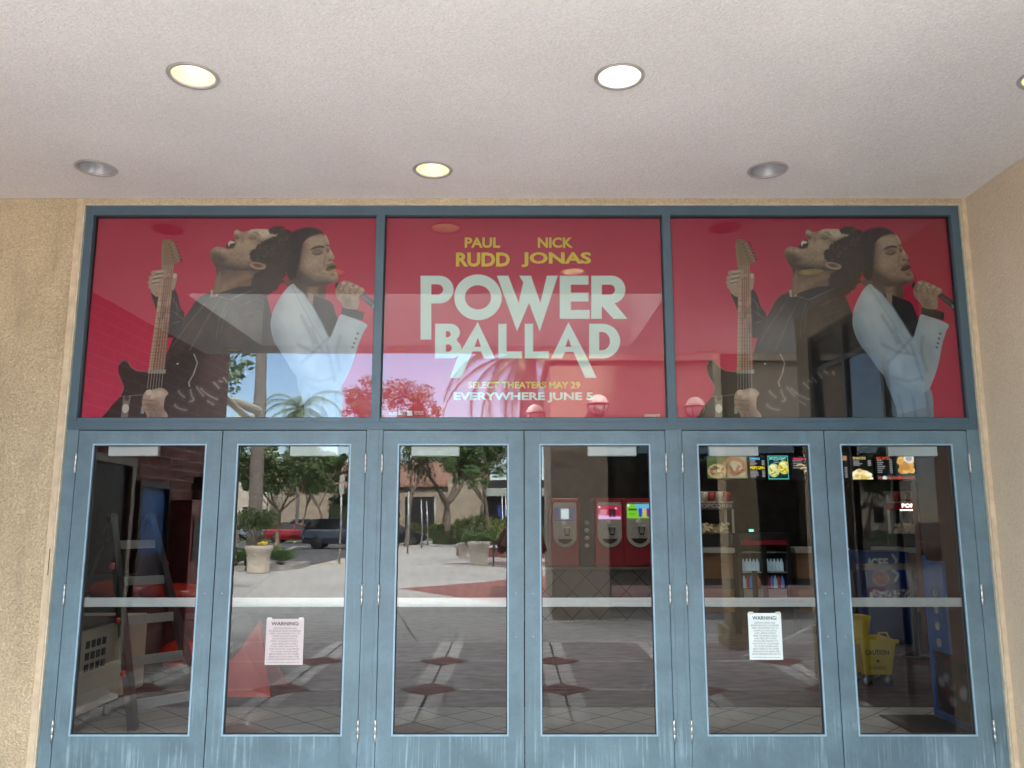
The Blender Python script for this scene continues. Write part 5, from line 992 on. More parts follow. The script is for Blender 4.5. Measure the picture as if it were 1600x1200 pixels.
def frond(mb, p, az, el, L_, rg, droop=1.0, wl=.5):
    d = Vector((math.cos(az) * math.cos(el), math.sin(az) * math.cos(el), math.sin(el))); q = Vector(p); pts = [q.copy()]; n = 14; e = el
    for k in range(n): e -= droop * .13 * (.5 + k / n); q = q + Vector((math.cos(az) * math.cos(e), math.sin(az) * math.cos(e), math.sin(e))) * L_ / n; pts.append(q.copy())
    mb.tube(pts, [.03 * (1 - k / (n + 3)) for k in range(n + 1)], 4, cap=False)
    for i in range(2, n * 4):
        f = i / (n * 4); k = int(f * n); q = pts[k].lerp(pts[min(k + 1, n)], f * n - k); tg = (pts[min(k + 1, n)] - pts[max(k - 1, 0)]).normalized(); sd_ = tg.cross(Vector((0, 0, 1))).normalized(); ll = wl * math.sin(math.pi * min(1, f * .9 + .1)) ** .5
        for s_ in (-1, 1):
            tip = q + (sd_ * s_ * .8 + tg * .7 + Vector((0, 0, -.35 - rg.random() * .3))) * ll; mb.add([q, q + tg * .045, tip], [(0, 1, 2)])
def palm(x, y, h, L_, n, label, seed, r=.2, wl=.5, top_r=None):
    rg = random.Random(seed); t = thing('palm_tree', label, 'palm tree', (x, y, -.1), 'palm trees beyond the porch'); tb = MB()
    tb.tube([(x + .03 * math.sin(k), y, -.1 + (h + .1) * k / 10) for k in range(11)], [r * (1.25 - .05 * min(k, 6)) for k in range(11)], 14); tb.build('trunk', M_palmbark, t)
    lb = MB()
    for k in range(n): frond(lb, (x, y, h), k * 2.4 + rg.uniform(-.2, .2), R(rg.uniform(-25, 75)), L_ * rg.uniform(.8, 1.1), rg, rg.uniform(.8, 1.3), wl)
    lb.build('crown', M_lf[3], t, fix=False); return t
def hedge(x0, x1, y0, y1, h, label, seed, mat, name='clipped_hedge', z0=0, dens=260, size=.06):
    rg = random.Random(seed); t = thing(name, label, 'hedge', ((x0 + x1) / 2, (y0 + y1) / 2, z0)); lb = MB(); n = int(dens * ((x1 - x0) * (y1 - y0) + (x1 - x0) * h * 1.2) ** .8)
    n = min(n, 9000)
    for _ in range(n):
        x, y = rg.uniform(x0, x1), rg.uniform(y0, y1); z = z0 + h * (rg.random() ** .45) * (1 + .08 * math.sin(x * 3 + y)); a = Vector((rg.uniform(-1, 1), rg.uniform(-1, 1), rg.uniform(-1, 1))).normalized(); d = a.orthogonal().normalized(); s = size * rg.uniform(.7, 1.5); p = Vector((x, y, z)); lb.add([p - a * s, p + d * s * .5, p + a * s, p - d * s * .5], [(0, 1, 2, 3)])
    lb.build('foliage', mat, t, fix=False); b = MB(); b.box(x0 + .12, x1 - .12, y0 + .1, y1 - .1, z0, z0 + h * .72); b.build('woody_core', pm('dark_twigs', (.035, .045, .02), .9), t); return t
def shrub(x, y, r, h, label, seed, mat, z0=0, n=1500, size=.05, group=None):
    rg = random.Random(seed); t = thing('shrub', label, 'shrub', (x, y, z0), group); lb = MB(); sb = MB()
    for k in range(9):
        a = rg.uniform(0, 6.28); q = rg.uniform(.2, .75); tip = Vector((x + math.cos(a) * r * q, y + math.sin(a) * r * q, z0 + h * rg.uniform(.5, .85))); sb.tube([(x, y, z0), ((x + tip.x) / 2, (y + tip.y) / 2, (z0 + tip.z) / 2 + .05), tip], [.02, .014, .006], 5, cap=False); leaves(lb, tip, r * .45, n // 9, size, rg, h / r * .55)
    sb.build('stems', M_bark, t, fix=False); lb.build('foliage', mat, t, fix=False); return t
# palms
palm(-8.55, -22.2, 15.5, 4.0, 26, 'tall palm whose grey trunk rises behind the planter, crown above the porch edge', 3, .19)
palm(.5, -20.6, 6.9, 3.9, 34, 'broad drooping date palm reflected under the title lettering', 4, .3, .42)
p = RW(470, 640, -66); palm(p.x, p.y, p.z, 4.3, 34, 'small feathery palm reflected in the sky of the far left poster', 5, .13, .8)
# trees
def rx(px, y): return RW(px, 800, y).x
tree(rx(582, -46), -46, RW(582, 578, -46).z, 3.7, 'airy tree reflected in the lower corner between the left and middle posters', 11, M_lf[0], 3000, .16, .28, M_bark2, size=.12)
tree(rx(636, -44), -44, RW(636, 612, -44).z, 3.4, 'spreading tree left of the tiled roof building in the third door', 12, M_lf[2], 5200, .16, .22, size=.12)
tree(rx(700, -48), -48, RW(700, 655, -48).z, 3.9, 'forked spreading tree in front of the tiled roof building', 13, M_lf[0], 7500, .18, .16, size=.12)
tree(rx(765, -42), -42, RW(765, 660, -42).z, 3.0, 'leafy tree at the right edge of the third door', 14, M_lf[1], 6000, .16, .28, size=.12)
tree(rx(432, -40), -40, RW(432, 690, -40).z, 2.9, 'dark tree with tan trunk beside the palm trunk in the second door', 15, M_lf[0], 5200, .14, .45, M_bark2, size=.11)
tree(rx(505, -50), -50, RW(505, 690, -50).z, 3.2, 'dense tree above the dark parked suv', 16, M_lf[1], 8000, .15, .4, size=.13)
tree(rx(412, -74), -74, RW(412, 690, -74).z, 3.2, 'thin tree beside the far red roofed house', 17, M_lf[2], 3600, .14, .4, size=.16)
tree(rx(372, -60), -60, RW(372, 700, -60).z, 3.2, 'dark tree at the left edge of the second door', 18, M_lf[1], 5600, .16, .35, size=.15)
tree(rx(470, -70), -70, RW(470, 690, -70).z, 3.8, 'rounded green tree behind the red sports car', 19, M_lf[0], 6000, .16, .35, size=.16)
tree(-14.5, -19, 7, 3.4, 'green tree on the planting bed beyond the brick wall', 20, M_lf[1], 6000, .16, .35, size=.1)
tree(-8.2, -10.2, 5.6, 3.2, 'glossy green tree close behind the brick wall, left one', 23, M_lf[1], 7000, .12, .2, size=.1)
tree(-11, -13.5, 7, 3.6, 'glossy green tree close behind the brick wall, right one', 24, M_lf[0], 7000, .12, .2, size=.1)
tree(4.8, -34, 8.5, 4.2, 'green tree behind the tan arcade', 22, M_lf[1], 6000, .2, .3, size=.12)
# planting beds, hedges, shrubs
t = thing('planting_bed', 'low concrete edged planting bed behind the tall planter', 'planting bed', (-10.5, -22, 0))
b = MB(); PB = [(-14.2, -20.6), (-8.2, -20.55), (-7.05, -21.5), (-7.05, -23.6), (-14.2, -23.6)]; 
for i in range(5): a, c = PB[i], PB[(i + 1) % 5]; b.bar((a[0], a[1], .06), (c[0], c[1], .06), .16, .20)
b.build('kerb_edge', pm('grey_kerb', (.33, .32, .30), .85), t); b = MB(); b.prism([(x, y, -.1) for x, y in PB], (0, 0, .17)); b.build('soil', pm('bark_mulch', (.07, .045, .03), .95, var=.4, vs=30), t)
shrub(-6.95 - .55, -22.1, .7, .62, 'low green shrub on the bed right of the tall planter', 31, M_lf[1], .05, group='low shrubs on the planting bed'); shrub(-8.9, -21.5, .7, .65, 'low green shrub on the bed left of the tall planter', 32, M_lf[1], .05, group='low shrubs on the planting bed')
b = MB(); b.box(-40, -9.3, -72, -64, -.12, .05); b.box(-9.0, -1, -92, -56, 0.001, .05); struct(b.build('lawn_bank', pm('mown_grass', (.07, .13, .03), .95, var=.3, vs=20, bump=.5, bs=60, bd=.03)), 'green lawn strip in front of the tiled roof building', 'lawn')
hedge(-9.2 + .8, -4.0, -63, -61, 1.1, 'bright clipped hedge in front of the dark doorway', 41, M_lf[2], z0=.05, size=.09)
hedge(-5.2, -1.2, -50, -47.5, 1.2, 'long clipped hedge left of the stone planter', 42, M_lf[1], size=.08); hedge(-3.3, 1.2, -44, -42, 1.7, 'tall clipped hedge behind the bench', 43, M_lf[2], size=.08)
hedge(-22, -15, -68, -66, 1.2, 'dark clipped hedge behind the red sports car', 44, M_lf[1], z0=-.1, size=.1)
hedge(-18.5, -11.5, -80, -78, 4.2, 'tall dark green creeper wall behind the parked suv', 45, leafmat('dark_creeper', (.01, .025, .012), (.03, .06, .025)), 'creeper_wall', z0=-.1, size=.13)
t = thing('brick_planter_wall', 'low curved brick planter with pale cap behind the bench', 'planter', (1, -32, 0))
b = MB(); pts = [(-2.3, -31.4), (-1.6, -30.4), (-.4, -29.9), (2.5, -29.8), (6, -29.8)]
for i in range(4): b.bar((*pts[i], .2), (*pts[i + 1], .2), .3, .4)
b.build('brick_face', pm('brick_red_face', (.25, .10, .08), .85, var=.3, vs=14), t); b = MB()
for i in range(4): b.bar((*pts[i], .445), (*pts[i + 1], .445), .38, .08)
b.build('cap', M_bd, t); b = MB(); b.prism([(x, y - .1, .05) for x, y in pts] + [(6, -36, .05), (-2.3, -36, .05)], (0, 0, .3)); b.build('soil', MC['bark_mulch'], t)
for k, (x, y, r_, h_, m_) in enumerate(((-1.3, -31.6, .7, .7, 1), (-.1, -31.4, .8, .8, 2), (1.1, -31.6, .8, .75, 1), (-.6, -33, .9, 1.2, 2), (.9, -33.2, 1, 1.2, 1), (-1.6, -33, .8, 1.0, 0))):
    shrub(x, y, r_, h_, ['dark round shrub at the left end of the brick planter', 'bright shrub over the brick planter cap behind the bench', 'green shrub at the front right of the brick planter', 'tall bright shrub at the back of the brick planter', 'tall dark shrub at the back right of the brick planter', 'olive shrub at the back left of the brick planter'][k], 50 + k, M_lf[m_], .3, group='shrubs in the brick planter')
# stone pots
M_pot = pm('cast_stone_pot', (.50, .45, .38), .85, var=.1, vs=10, bump=.3, bs=60, bd=.004)
def pot(x, y, w_, h, label):
    t = thing('stone_planter', label, 'planter', (x, y, 0), 'cast stone planters in the plaza'); r = w_ / 2
    b = MB(); b.lathe([(.001, .0), (r * .80, 0), (r * .80, .05), (r * .74, .07), (r * .88, h * .74), (r * .92, h * .76), (r * .92, h * .80), (r * .98, h * .84), (r * 1.02, h * .92), (r * .98, h), (r * .86, h), (r * .84, h - .08), (.001, h - .09)], (x, y, 0), 32); b.build('pot', M_pot, t); return t
pot(-7.62, -19.9, .84, .80, 'tall cast stone planter with wispy bush, in the second door'); shrub(-7.62, -19.9, .72, 1.15, 'wispy green bush growing out of the tall stone planter', 61, M_lf[0], .72, 2600, .045)
b = MB()
for k in range(5): b.sph((-7.55 + .06 * k, -19.62 + .02 * (k % 2), .86 + .02 * (k % 3)), .045, 8, 5)
o = b.build('yellow_flowers', pm('yellow_petals', (.7, .5, .02), .6)); tag(o, 'small yellow flowers at the rim of the tall stone planter', 'flowers')
pot(-1.17, -24.3, .78, .80, 'cast stone planter beside the black bench'); pot(-1.95, -29.3, .6, .62, 'small cast stone planter beside the brick planter'); shrub(-1.8, -28.7, .38, .6, 'dark round shrub in the small stone planter', 62, M_lf[1], .45, 900, .04)
# bench
t = thing('park_bench', 'black metal slatted bench beside the stone planter', 'bench', (.15, -23.2, 0)); M_bk = pm('black_powder_coat', (.02, .022, .024), .4)
for sx in (-.65, .95):
    b = MB(); b.bar((sx, -22.95, 0), (sx, -22.95, .62), .05); b.bar((sx, -23.5, 0), (sx, -23.62, .86), .05); b.bar((sx, -22.93, .62), (sx, -23.56, .62), .05); b.bar((sx, -22.95, .42), (sx, -23.52, .42), .05); b.build('leg_frame', M_bk, t)
b = MB()
for k in range(7): b.box(-.65, .95, -23.0 - k * .08, -22.95 - k * .08, .43, .45)
b.build('seat', M_bk, t); b = MB()
for k in range(16): q = -.60 + k * .1; b.bar((q, -23.55, .46), (q, -23.62, .84), .035, .012)
b.bar((-.65, -23.62, .85), (.95, -23.62, .85), .04); b.build('backrest', M_bk, t)
# posts
for i, (px, py, top, lb) in enumerate(((637, 866, 768, 'thin steel post, leftmost in the third door'), (658, 858, 780, 'thin steel post, second from the left in the third door'), (667, 853, 782, 'thin steel post, third from the left in the third door'), (680, 843, 778, 'thin steel post, rightmost and farthest in the third door'))):
    g = RG(px, py); hh = RW(px, top, g.y).z; t = thing('steel_post', lb, 'post', (g.x, g.y, 0), 'thin steel posts along the kerb'); b = MB(); b.tube([(g.x, g.y, 0), (g.x, g.y, hh)], .045, 8); b.build('pole', M_steel_dull, t); b = MB(); b.lathe([(.001, .02), (.09, .02), (.09, 0)], (g.x, g.y, .005), 12); b.build('foot', M_bark2, t)
g = RG(530, 881); t = thing('sign_post', 'steel sign post with narrow signs seen nearly edge-on, beside the parked suv', 'sign post', (g.x, g.y, 0)); b = MB(); b.tube([(g.x, g.y, 0), (g.x, g.y, RW(530, 742, g.y).z)], .04, 8); b.build('pole', M_steel_dull, t)
for za, zb_ in ((742, 752), (754, 772)): b = MB(); b.box(g.x - .07, g.x + .09, g.y + .045, g.y + .06, RW(530, zb_, g.y).z, RW(530, za, g.y).z); b.build('sign_plate', M_alu, t)
# ================================================================ BUILDINGS BEYOND
M_tan = stucco('far_tan_wall', (.40, .34, .27), (.36, .30, .235), .5); M_cream = stucco('far_cream_wall', (.60, .56, .48), (.55, .5, .42), .5)
M_tileroof = pm('clay_roof_tiles', (.33, .18, .13), .8, c2=(.20, .11, .085), vs=5, bump=.7, bs=6, bd=.1); M_dkop = pm('dark_opening', (.012, .012, .014), .7)
def tiled_roof(x0, x1, y0, y1, z0, z1, t, ov=.5):
    b = MB(); b.prism([(x0 - ov, y0 + ov, z0 - .15), (x1 + ov, y0 + ov, z0 - .15), (x1 + ov, (y0 + y1) / 2, z1), (x0 - ov, (y0 + y1) / 2, z1)], (0, .0, -.18)); b.prism([(x0 - ov, y1 - ov, z0 - .15), (x1 + ov, y1 - ov, z0 - .15), (x1 + ov, (y0 + y1) / 2 - .002, z1), (x0 - ov, (y0 + y1) / 2 - .002, z1)], (0, 0, -.18))
    n = int((x1 - x0) / .42)
    for k in range(n): q = x0 - ov + (x1 - x0 + 2 * ov) * (k + .5) / n; b.tube([(q, y0 + ov, z0 - .12), (q, (y0 + y1) / 2, z1 + .03)], .1, 5)
    b.build('tiled_roof', M_tileroof, t, fix=False)
y = -84; xa, xb = rx(484, y), rx(752, y); zt_ = RW(600, 757, y).z; zr = RW(600, 722, -92).z
t = thing('tiled_roof_building', 'tan building with red clay tile roof and dark arched openings', 'building', ((xa + xb) / 2, y - 6, 0)); b = MB(); b.box(xa, xb, y - 14, y, -.1, zt_); b.build('wall', M_tan, t); tiled_roof(xa, xb, y, y - 16, zt_, zr, t)
for pa, pb_ in ((633, 679), (560, 600)): b = MB(); b.box(rx(pa, y), rx(pb_, y), y - .3, y + .03, 0, RW(650, 776, y).z); b.build('dark_doorway', M_dkop, t)
b = MB(); b.box(rx(712, y), rx(735, y), y, y + .05, 1.2, RW(700, 775, y).z); b.build('blind_panel', M_cream, t)
y2 = -80; xg0, xg1 = rx(700, y2), rx(754, y2); b = MB(); b.prism([(xg0, y2, -.1), (xg1, y2, -.1), (xg1, y2, RW(752, 766, y2).z), (rx(728, y2), y2, RW(728, 716, y2).z), (xg0, y2, RW(700, 752, y2).z)], (0, -6, 0)); b.build('gable_wing', M_tan, t)
y = -70; x0, x1 = rx(754, y), rx(860, y); t = thing('canopied_shop', 'dark shopfront under a pale green canopy with blue posters', 'shop', ((x0 + x1) / 2, y - 3, 0)); zc_ = RW(780, 774, y).z
b = MB(); b.box(x0, x1, y - 8, y - 2, -.1, RW(780, 748, y).z); b.build('wall', M_dkop, t); b = MB(); b.box(x0, x1, y - 2, y, zc_, RW(780, 762, y).z); b.build('canopy', pm('grey_green_canopy', (.30, .34, .31), .8), t)
for k, q in enumerate((776, 786, 797)): b = MB(); b.box(rx(q, y), rx(q + 7, y), y - 1.99, y - 1.9, RW(q, 808, y).z, RW(q, 788, y).z); b.build('blue_poster', pm('blue_far_poster', (.04, .12, .5), .5, var=.4, vs=2), t)
b = MB()
for q in (784, 790): b.box(rx(q, y), rx(q + 1.6, y), y - .2, y, 0, zc_)
b.build('column', M_white, t)
y = -112; x0, x1 = rx(375, y), rx(470, y); t = thing('cream_building', 'cream building behind the far parked cars', 'building', ((x0 + x1) / 2, y - 5, 0)); b = MB(); b.box(x0 - 12, x1, y - 10, y, -.1, RW(440, 742, y).z); b.build('wall', M_cream, t)
for k in range(6): q = x0 - 8 + k * 4.2; b = MB(); b.box(q, q + 1.6, y, y + .05, 1, 3.4); b.build('window', M_dkop, t)
y = -104; x0, x1 = rx(396, y), rx(420, y); t = thing('red_roofed_house', 'small house with bright red tiled roof beside the palm trunk', 'house', ((x0 + x1) / 2, y - 4, 0)); b = MB(); b.box(x0, x1, y - 7, y, -.1, RW(400, 756, y).z); b.build('wall', M_cream, t); tiled_roof(x0, x1, y, y - 8, RW(400, 756, y).z, RW(400, 740, y - 4).z, t)
b = MB(); b.box(x0 + .6, x0 + 1.8, y, y + .05, 1.4, 3); b.build('window', M_dkop, t)
y = -100; x0, x1 = rx(440, y), rx(484, y); t = thing('tan_parapet_building', 'plain tan flat roofed building behind the red sports car', 'building', ((x0 + x1) / 2, y - 4, 0)); b = MB(); b.box(x0, x1, y - 9, y, -.1, RW(460, 752, y).z); b.build('wall', M_tan, t); b = MB(); b.box(x0 - .3, x1 + .3, y - 9, y + .3, RW(460, 752, y).z + .003, RW(460, 749, y).z); b.build('parapet', M_tan, t)
M_arc = stucco('arcade_stucco', (.36, .30, .24), (.32, .265, .21), 1)
# arcade on the right of the porch
AX0, AX1, AY0, AY1, AZ = .64, 7.45, -8.2, -11.0, 4.2
t = thing('stucco_arcade', 'tan stucco arcade with heavy piers facing the doors across the porch', 'arcade', (4, -9.6, 0))
for xa, xb in ((.64, 1.57), (5.6, 6.4)): b = MB(); b.box(xa, xb, AY1, AY0, 0, 3.0); b.build('pier', M_arc, t)
b = MB(); b.box(AX0, AX1, AY1, AY0, 3.003, AZ); b.build('beam', M_arc, t); b = MB(); b.box(AX0 - .08, AX1, AY1, AY0 + .08, AZ + .002, AZ + .14); b.build('cornice', M_arc, t)
b = MB(); b.box(1.6, AX1, AY1 + .05, AY1 + .12, 0, 2.99); b.build('dark_shopfront', M_darkglass, t); b = MB(); b.box(1.6, AX1, AY1 - 1.6, AY1 - 1.5, 0, 3); b.build('shop_interior', M_dkop, t)
b = MB(); b.box(1.6, 5.58, -8.35, -8.25, .30, .52); b.build('bench_rail', pm('salmon_rail', (.45, .28, .26), .6), t)
M_globe = pm('white_globe', (.72, .70, .66), .35, var=.03)
def sconce(x, y, z, dx, dy, label):
    t = thing('globe_sconce', label, 'wall lamp', (x, y, z), 'globe wall lamps on the arcade'); c = Vector((x + dx, y + dy, z))
    b = MB(); b.sph(c, .165, 20, 12); b.build('globe', M_globe, t); b = MB(); b.tube([c + Vector((.18 * math.cos(R(a)), .18 * math.sin(R(a)), 0)) for a in range(0, 361, 20)], .012, 6)
    for a in range(0, 360, 60): b.tube([c + Vector((.18 * math.cos(R(a)) * math.cos(R(e)), .18 * math.sin(R(a)) * math.cos(R(e)), -.2 * math.sin(R(e)))) for e in range(0, 91, 15)], .009, 6)
    b.build('basket', M_redp if 0 else pm('bronze_basket', (.12, .07, .05), .4, .6), t); b = MB(); b.tube([c + Vector((0, 0, -.2)), (x + dx * .3, y + dy * .3, z - .2), (x, y, z - .12)], .018, 8); b.build('arm', MC['bronze_basket'], t)
p = RW(935, 632, -8.0); sconce(p.x, -8.2, p.z, 0, .25, 'globe wall lamp reflected right of the release date lettering'); p = RW(1087, 636, -8.0); sconce(p.x, -8.2, p.z, 0, .25, 'globe wall lamp reflected at the lower left of the far right poster')
p = RW(841, 645, -9.4); sconce(.64, -9.4, p.z, -.22, 0, 'globe wall lamp on the side of the arcade, reflected below the release date')
t = thing('porch_pillar', 'square tan stucco pillar standing at the outer edge of the porch', 'pillar', (2.9, -5.4, 0)); b = MB(); b.box(2.72, 3.10, -5.62, -5.2, 0, 4.4); b.build('shaft', M_stucco, t, .01); b = MB(); b.box(2.66, 3.16, -5.68, -5.14, 0, .001 + .25); b.build('base', M_stucco, t, .01)
t = thing('awning_frame', 'cream rounded tube awning frame at the outer end of the brick wall', 'awning', (XL, -6.2, 4)); p = RW(356, 634, -7.0); b = MB(); b.tube([(p.x - .3, -6.0, p.z + .05), (p.x + .15, -7.0, p.z + .05), (p.x + .32, -7.35, p.z - .02), (p.x + .25, -7.5, p.z - .12), (p.x - .4, -7.5, p.z - .2)], .07, 10); b.build('tube', pm('cream_tube', (.62, .58, .46), .5), t)
b = MB(); b.tube([(XL - .1, -6.0, p.z + .05), (XL - .1, -7.5, p.z - .2)], .05, 8); b.build('side_tube', MC['cream_tube'], t)
# brick wall fittings
def wallbox(b, y0, y1, z0, z1, d0, d1): b.box(XL + d0, XL + d1, y0, y1, z0, z1)
for (ya, yb, cc, lb) in ((-3.40, -4.20, (.05, .16, .42), 'poster case with blue poster on the brick wall'), (-.5, -1.2, (.12, .08, .10), 'poster case with dark poster on the brick wall near the doors')):
    t = thing('poster_case', lb, 'poster case', (XL, (ya + yb) / 2, .7), 'poster cases on the brick wall'); b = MB(); wallbox(b, yb, ya, .66, .72, .002, .07); wallbox(b, yb, ya, 1.92, 1.98, .002, .07); wallbox(b, yb, yb + .06, .72, 1.92, .002, .07); wallbox(b, ya - .06, ya, .72, 1.92, .002, .07); b.build('case_frame', M_black, t)
    b = MB(); wallbox(b, yb + .06, ya - .06, 1.2, 1.92, .004, .02); b.build('upper_print', pm('case_print_%d' % int(cc[2] * 100), cc, .5, var=.5, vs=3), t); b = MB(); wallbox(b, yb + .06, ya - .06, .72, 1.2, .004, .02); b.build('lower_print', pm('case_print_dark', (.05, .05, .07), .5, var=.6, vs=5), t)
t = thing('side_glass_door', 'dark glass side door with pale frame in the brick wall', 'door', (XL, -2.7, 0)); b = MB(); wallbox(b, -3.28, -3.2, 0, 2.2, .002, .06); wallbox(b, -2.18, -2.1, 0, 2.2, .002, .06); wallbox(b, -3.2, -2.18, 2.12, 2.2, .002, .06); wallbox(b, -3.2, -2.18, 0, .2, .002, .06); b.build('door_frame', pm('pale_door_frame', (.30, .27, .22), .5), t); b = MB(); wallbox(b, -3.2, -2.18, .2, 2.12, .004, .02); b.build('door_pane', pm('dark_glass_face', (.012, .014, .018), .35, spec=.2), t)
t = thing('red_ticket_kiosk', 'dark red ticket kiosk against the brick wall', 'kiosk', (XL, -4.6, 0)); b = MB(); b.box(XL + .003, XL + .25, -4.85, -4.35, 0, 1.8); b.build('cabinet', pm('kiosk_red', (.22, .03, .03), .4), t, .01); b = MB(); b.box(XL + .251, XL + .26, -4.78, -4.42, 1.1, 1.6); b.build('dark_screen', MC['dark_glass_face'], t)
t = thing('glass_display_case', 'tall glass display case at the outer end of the brick wall', 'display case', (XL, -5.4, 0)); b = MB(); b.box(XL + .003, XL + .20, -5.85, -5.0, 0, .5); b.box(XL + .003, XL + .20, -5.85, -5.0, 1.95, 2.1); b.build('case_frame', M_black, t); b = MB(); b.box(XL + .003, XL + .19, -5.83, -5.02, .503, 1.947); b.build('mirror_glass', pm('silvery_glass', (.35, .38, .38), .05, .9, var=.05), t)
# ================================================================ VEHICLES
M_tyre = pm('tyre_rubber', (.02, .02, .02), .8); M_rim = pm('alloy_rim', (.35, .35, .36), .3, .8); M_win = pm('car_window_glass', (.012, .014, .016), .05, spec=.8); M_tail = pm('tail_lamp_red', (.4, .01, .01), .2)
def car(x, y, rz, paint, kind, label, front=1):
    """length along local x (nose at +x); lower body lofted from side stations, cabin with glass band"""
    t = thing('parked_car', label, 'car', (0, 0, 0), 'cars parked beyond the plaza')
    if kind == 'suv': Lh, Wd = 2.4, .95; low = [(-2.38, .55, .92), (-2.3, .34, 1.06), (-1.6, .30, 1.12), (0, .30, 1.10), (1.2, .30, 1.06), (1.9, .32, 1.00), (2.3, .36, .86), (2.4, .5, .7)]; cab = [(-2.28, 1.06, .96), (-2.0, 1.62, .80), (-1.4, 1.72, .76), (0, 1.74, .76), (.45, 1.66, .77), (1.25, 1.07, .90)]; wr = .37
    elif kind == 'coupe': Lh, Wd = 2.4, .94; low = [(-2.4, .5, .86), (-2.3, .32, .98), (-1.6, .26, 1.0), (0, .24, .94), (1.2, .25, .90), (1.9, .27, .82), (2.3, .3, .68), (2.42, .42, .56)]; cab = [(-1.95, .98, .86), (-1.1, 1.32, .70), (-.2, 1.36, .68), (.25, 1.28, .70), (1.15, .92, .84)]; wr = .35
    else: Lh, Wd = 2.3, .90; low = [(-2.3, .52, .86), (-2.2, .34, .98), (-1.5, .28, .99), (0, .27, .95), (1.1, .28, .93), (1.8, .3, .84), (2.2, .34, .72), (2.3, .46, .6)]; cab = [(-1.75, .98, .86), (-1.1, 1.38, .70), (-.2, 1.44, .69), (.3, 1.36, .70), (1.15, .94, .84)]; wr = .32
    b = MB(); vs = []
    for (q, zb_, zs) in low:
        taper = 1 - .12 * max(0, abs(q) / Lh - .75) / .25; w_ = Wd * taper; vs += [(q, -w_ * .9, zb_), (q, -w_, (zb_ + zs) / 2 - .05), (q, -w_ * .97, zs - .08), (q, -w_ * .88, zs), (q, w_ * .88, zs), (q, w_ * .97, zs - .08), (q, w_, (zb_ + zs) / 2 - .05), (q, w_ * .9, zb_)]
    n = len(low); fs = [(i * 8 + k, i * 8 + (k + 1) % 8, (i + 1) * 8 + (k + 1) % 8, (i + 1) * 8 + k) for i in range(n - 1) for k in range(8)] + [tuple(range(8))[::-1], tuple(range((n - 1) * 8, n * 8))]
    b.add(vs, fs); 
    zr_ = max(c[1] for c in cab); rf = [c for c in cab if c[1] > zr_ - .14]; b.prism([(c[0], -Wd * .70, c[1]) for c in rf] + [(c[0], -Wd * .70, c[1] - .06) for c in rf[::-1]], (0, Wd * 1.4, 0))
    for i in (0, len(cab) - 1): pass
    for s_ in (-1, 1):
        for a_, c_ in ((cab[0], cab[1]), (cab[-1], cab[-2])): b.bar((a_[0], s_ * Wd * .87, a_[1] - .04), (c_[0], s_ * Wd * .72, c_[1] - .02), .07, .05)
        mid = cab[len(cab) // 2]; b.bar((mid[0], s_ * Wd * .90, cab[0][1] - .06), (mid[0], s_ * Wd * .73, mid[1] - .04), .08, .04)
    b.build('body', paint, t, fix=True); b = MB(); g0 = [(c[0] * .985, -c[2] * Wd, c[1] - .025) for c in cab]; g1 = [(p_[0], -p_[1], p_[2]) for p_ in g0]; k = len(cab); zb0 = cab[0][1] - .08; lo0 = [(c[0], -.86 * Wd, zb0) for c in cab]; lo1 = [(c[0], .86 * Wd, zb0) for c in cab]
    g0 = [(p_[0], -Wd * (.86 if i in (0, k - 1) else .71), p_[2]) for i, p_ in enumerate(g0)]; g1 = [(p_[0], -p_[1], p_[2]) for p_ in g0]
    b.add(g0 + g1 + lo0 + lo1, [(i, i + 1, k + i + 1, k + i) for i in range(k - 1)] + [(i, 2 * k + i, 2 * k + i + 1, i + 1) for i in range(k - 1)] + [(k + i, k + i + 1, 3 * k + i + 1, 3 * k + i) for i in range(k - 1)]); b.build('windows', M_win, t)
    for wx_ in (-Lh * .60, Lh * .62):
        for s_ in (-1, 1):
            M90_ = Matrix.Rotation(R(90), 3, 'X'); b = MB(); b.lathe([(.001, -.11), (wr * .95, -.11), (wr, -.08), (wr, .08), (wr * .95, .11), (wr * .68, .11), (wr * .66, .07), (.001, .07)], (wx_, s_ * (Wd - .09), wr - .0), 24, M=M90_); wh = b.build('wheel', M_tyre, t)
            b = MB()
            for a in range(5): ang = R(a * 72); b.bar((wx_, s_ * (Wd + .012), wr), (wx_ + wr * .64 * math.cos(ang), s_ * (Wd + .012), wr + wr * .64 * math.sin(ang)), .05, .02)
            b.build('rim', M_rim if kind != 'suv' else M_tyre, wh)
    for s_ in (-1, 1): b = MB(); b.box(-Lh - .005, -Lh + .12, s_ * Wd * .82 - .14, s_ * Wd * .82 + .06, .72 if kind == 'suv' else .62, .84 if kind == 'suv' else .76); b.build('tail_lamp', M_tail, t)
    t.location = (x, y, -.12); t.rotation_euler = (0, 0, rz); return t
def paint(name, c): return pm(name, c, .25, .3, var=.02, coat=.8)
CARS = [(452, 838, 'coupe', paint('red_car_paint', (.36, .012, .02)), 'red sports coupe parked behind the dark suv', 0), (540, 849, 'suv', paint('dark_blue_paint', (.045, .055, .08)), 'dark blue suv parked in front of the red coupe', 0), (622, 849, 'sedan', paint('black_car_paint', (.012, .012, .02)), 'black car with its nose beside the kerb, in the third door', 0)]
for px, py, kd_, m_, lb, rz in CARS:
    g = RG(px, py, -.12); car({452: RW(468, 820, -58).x, 540: RW(538, 820, -45).x, 622: RW(612, 820, -48).x}[px], {452: -58, 540: -45, 622: -48}[px], rz, m_, kd_, lb)
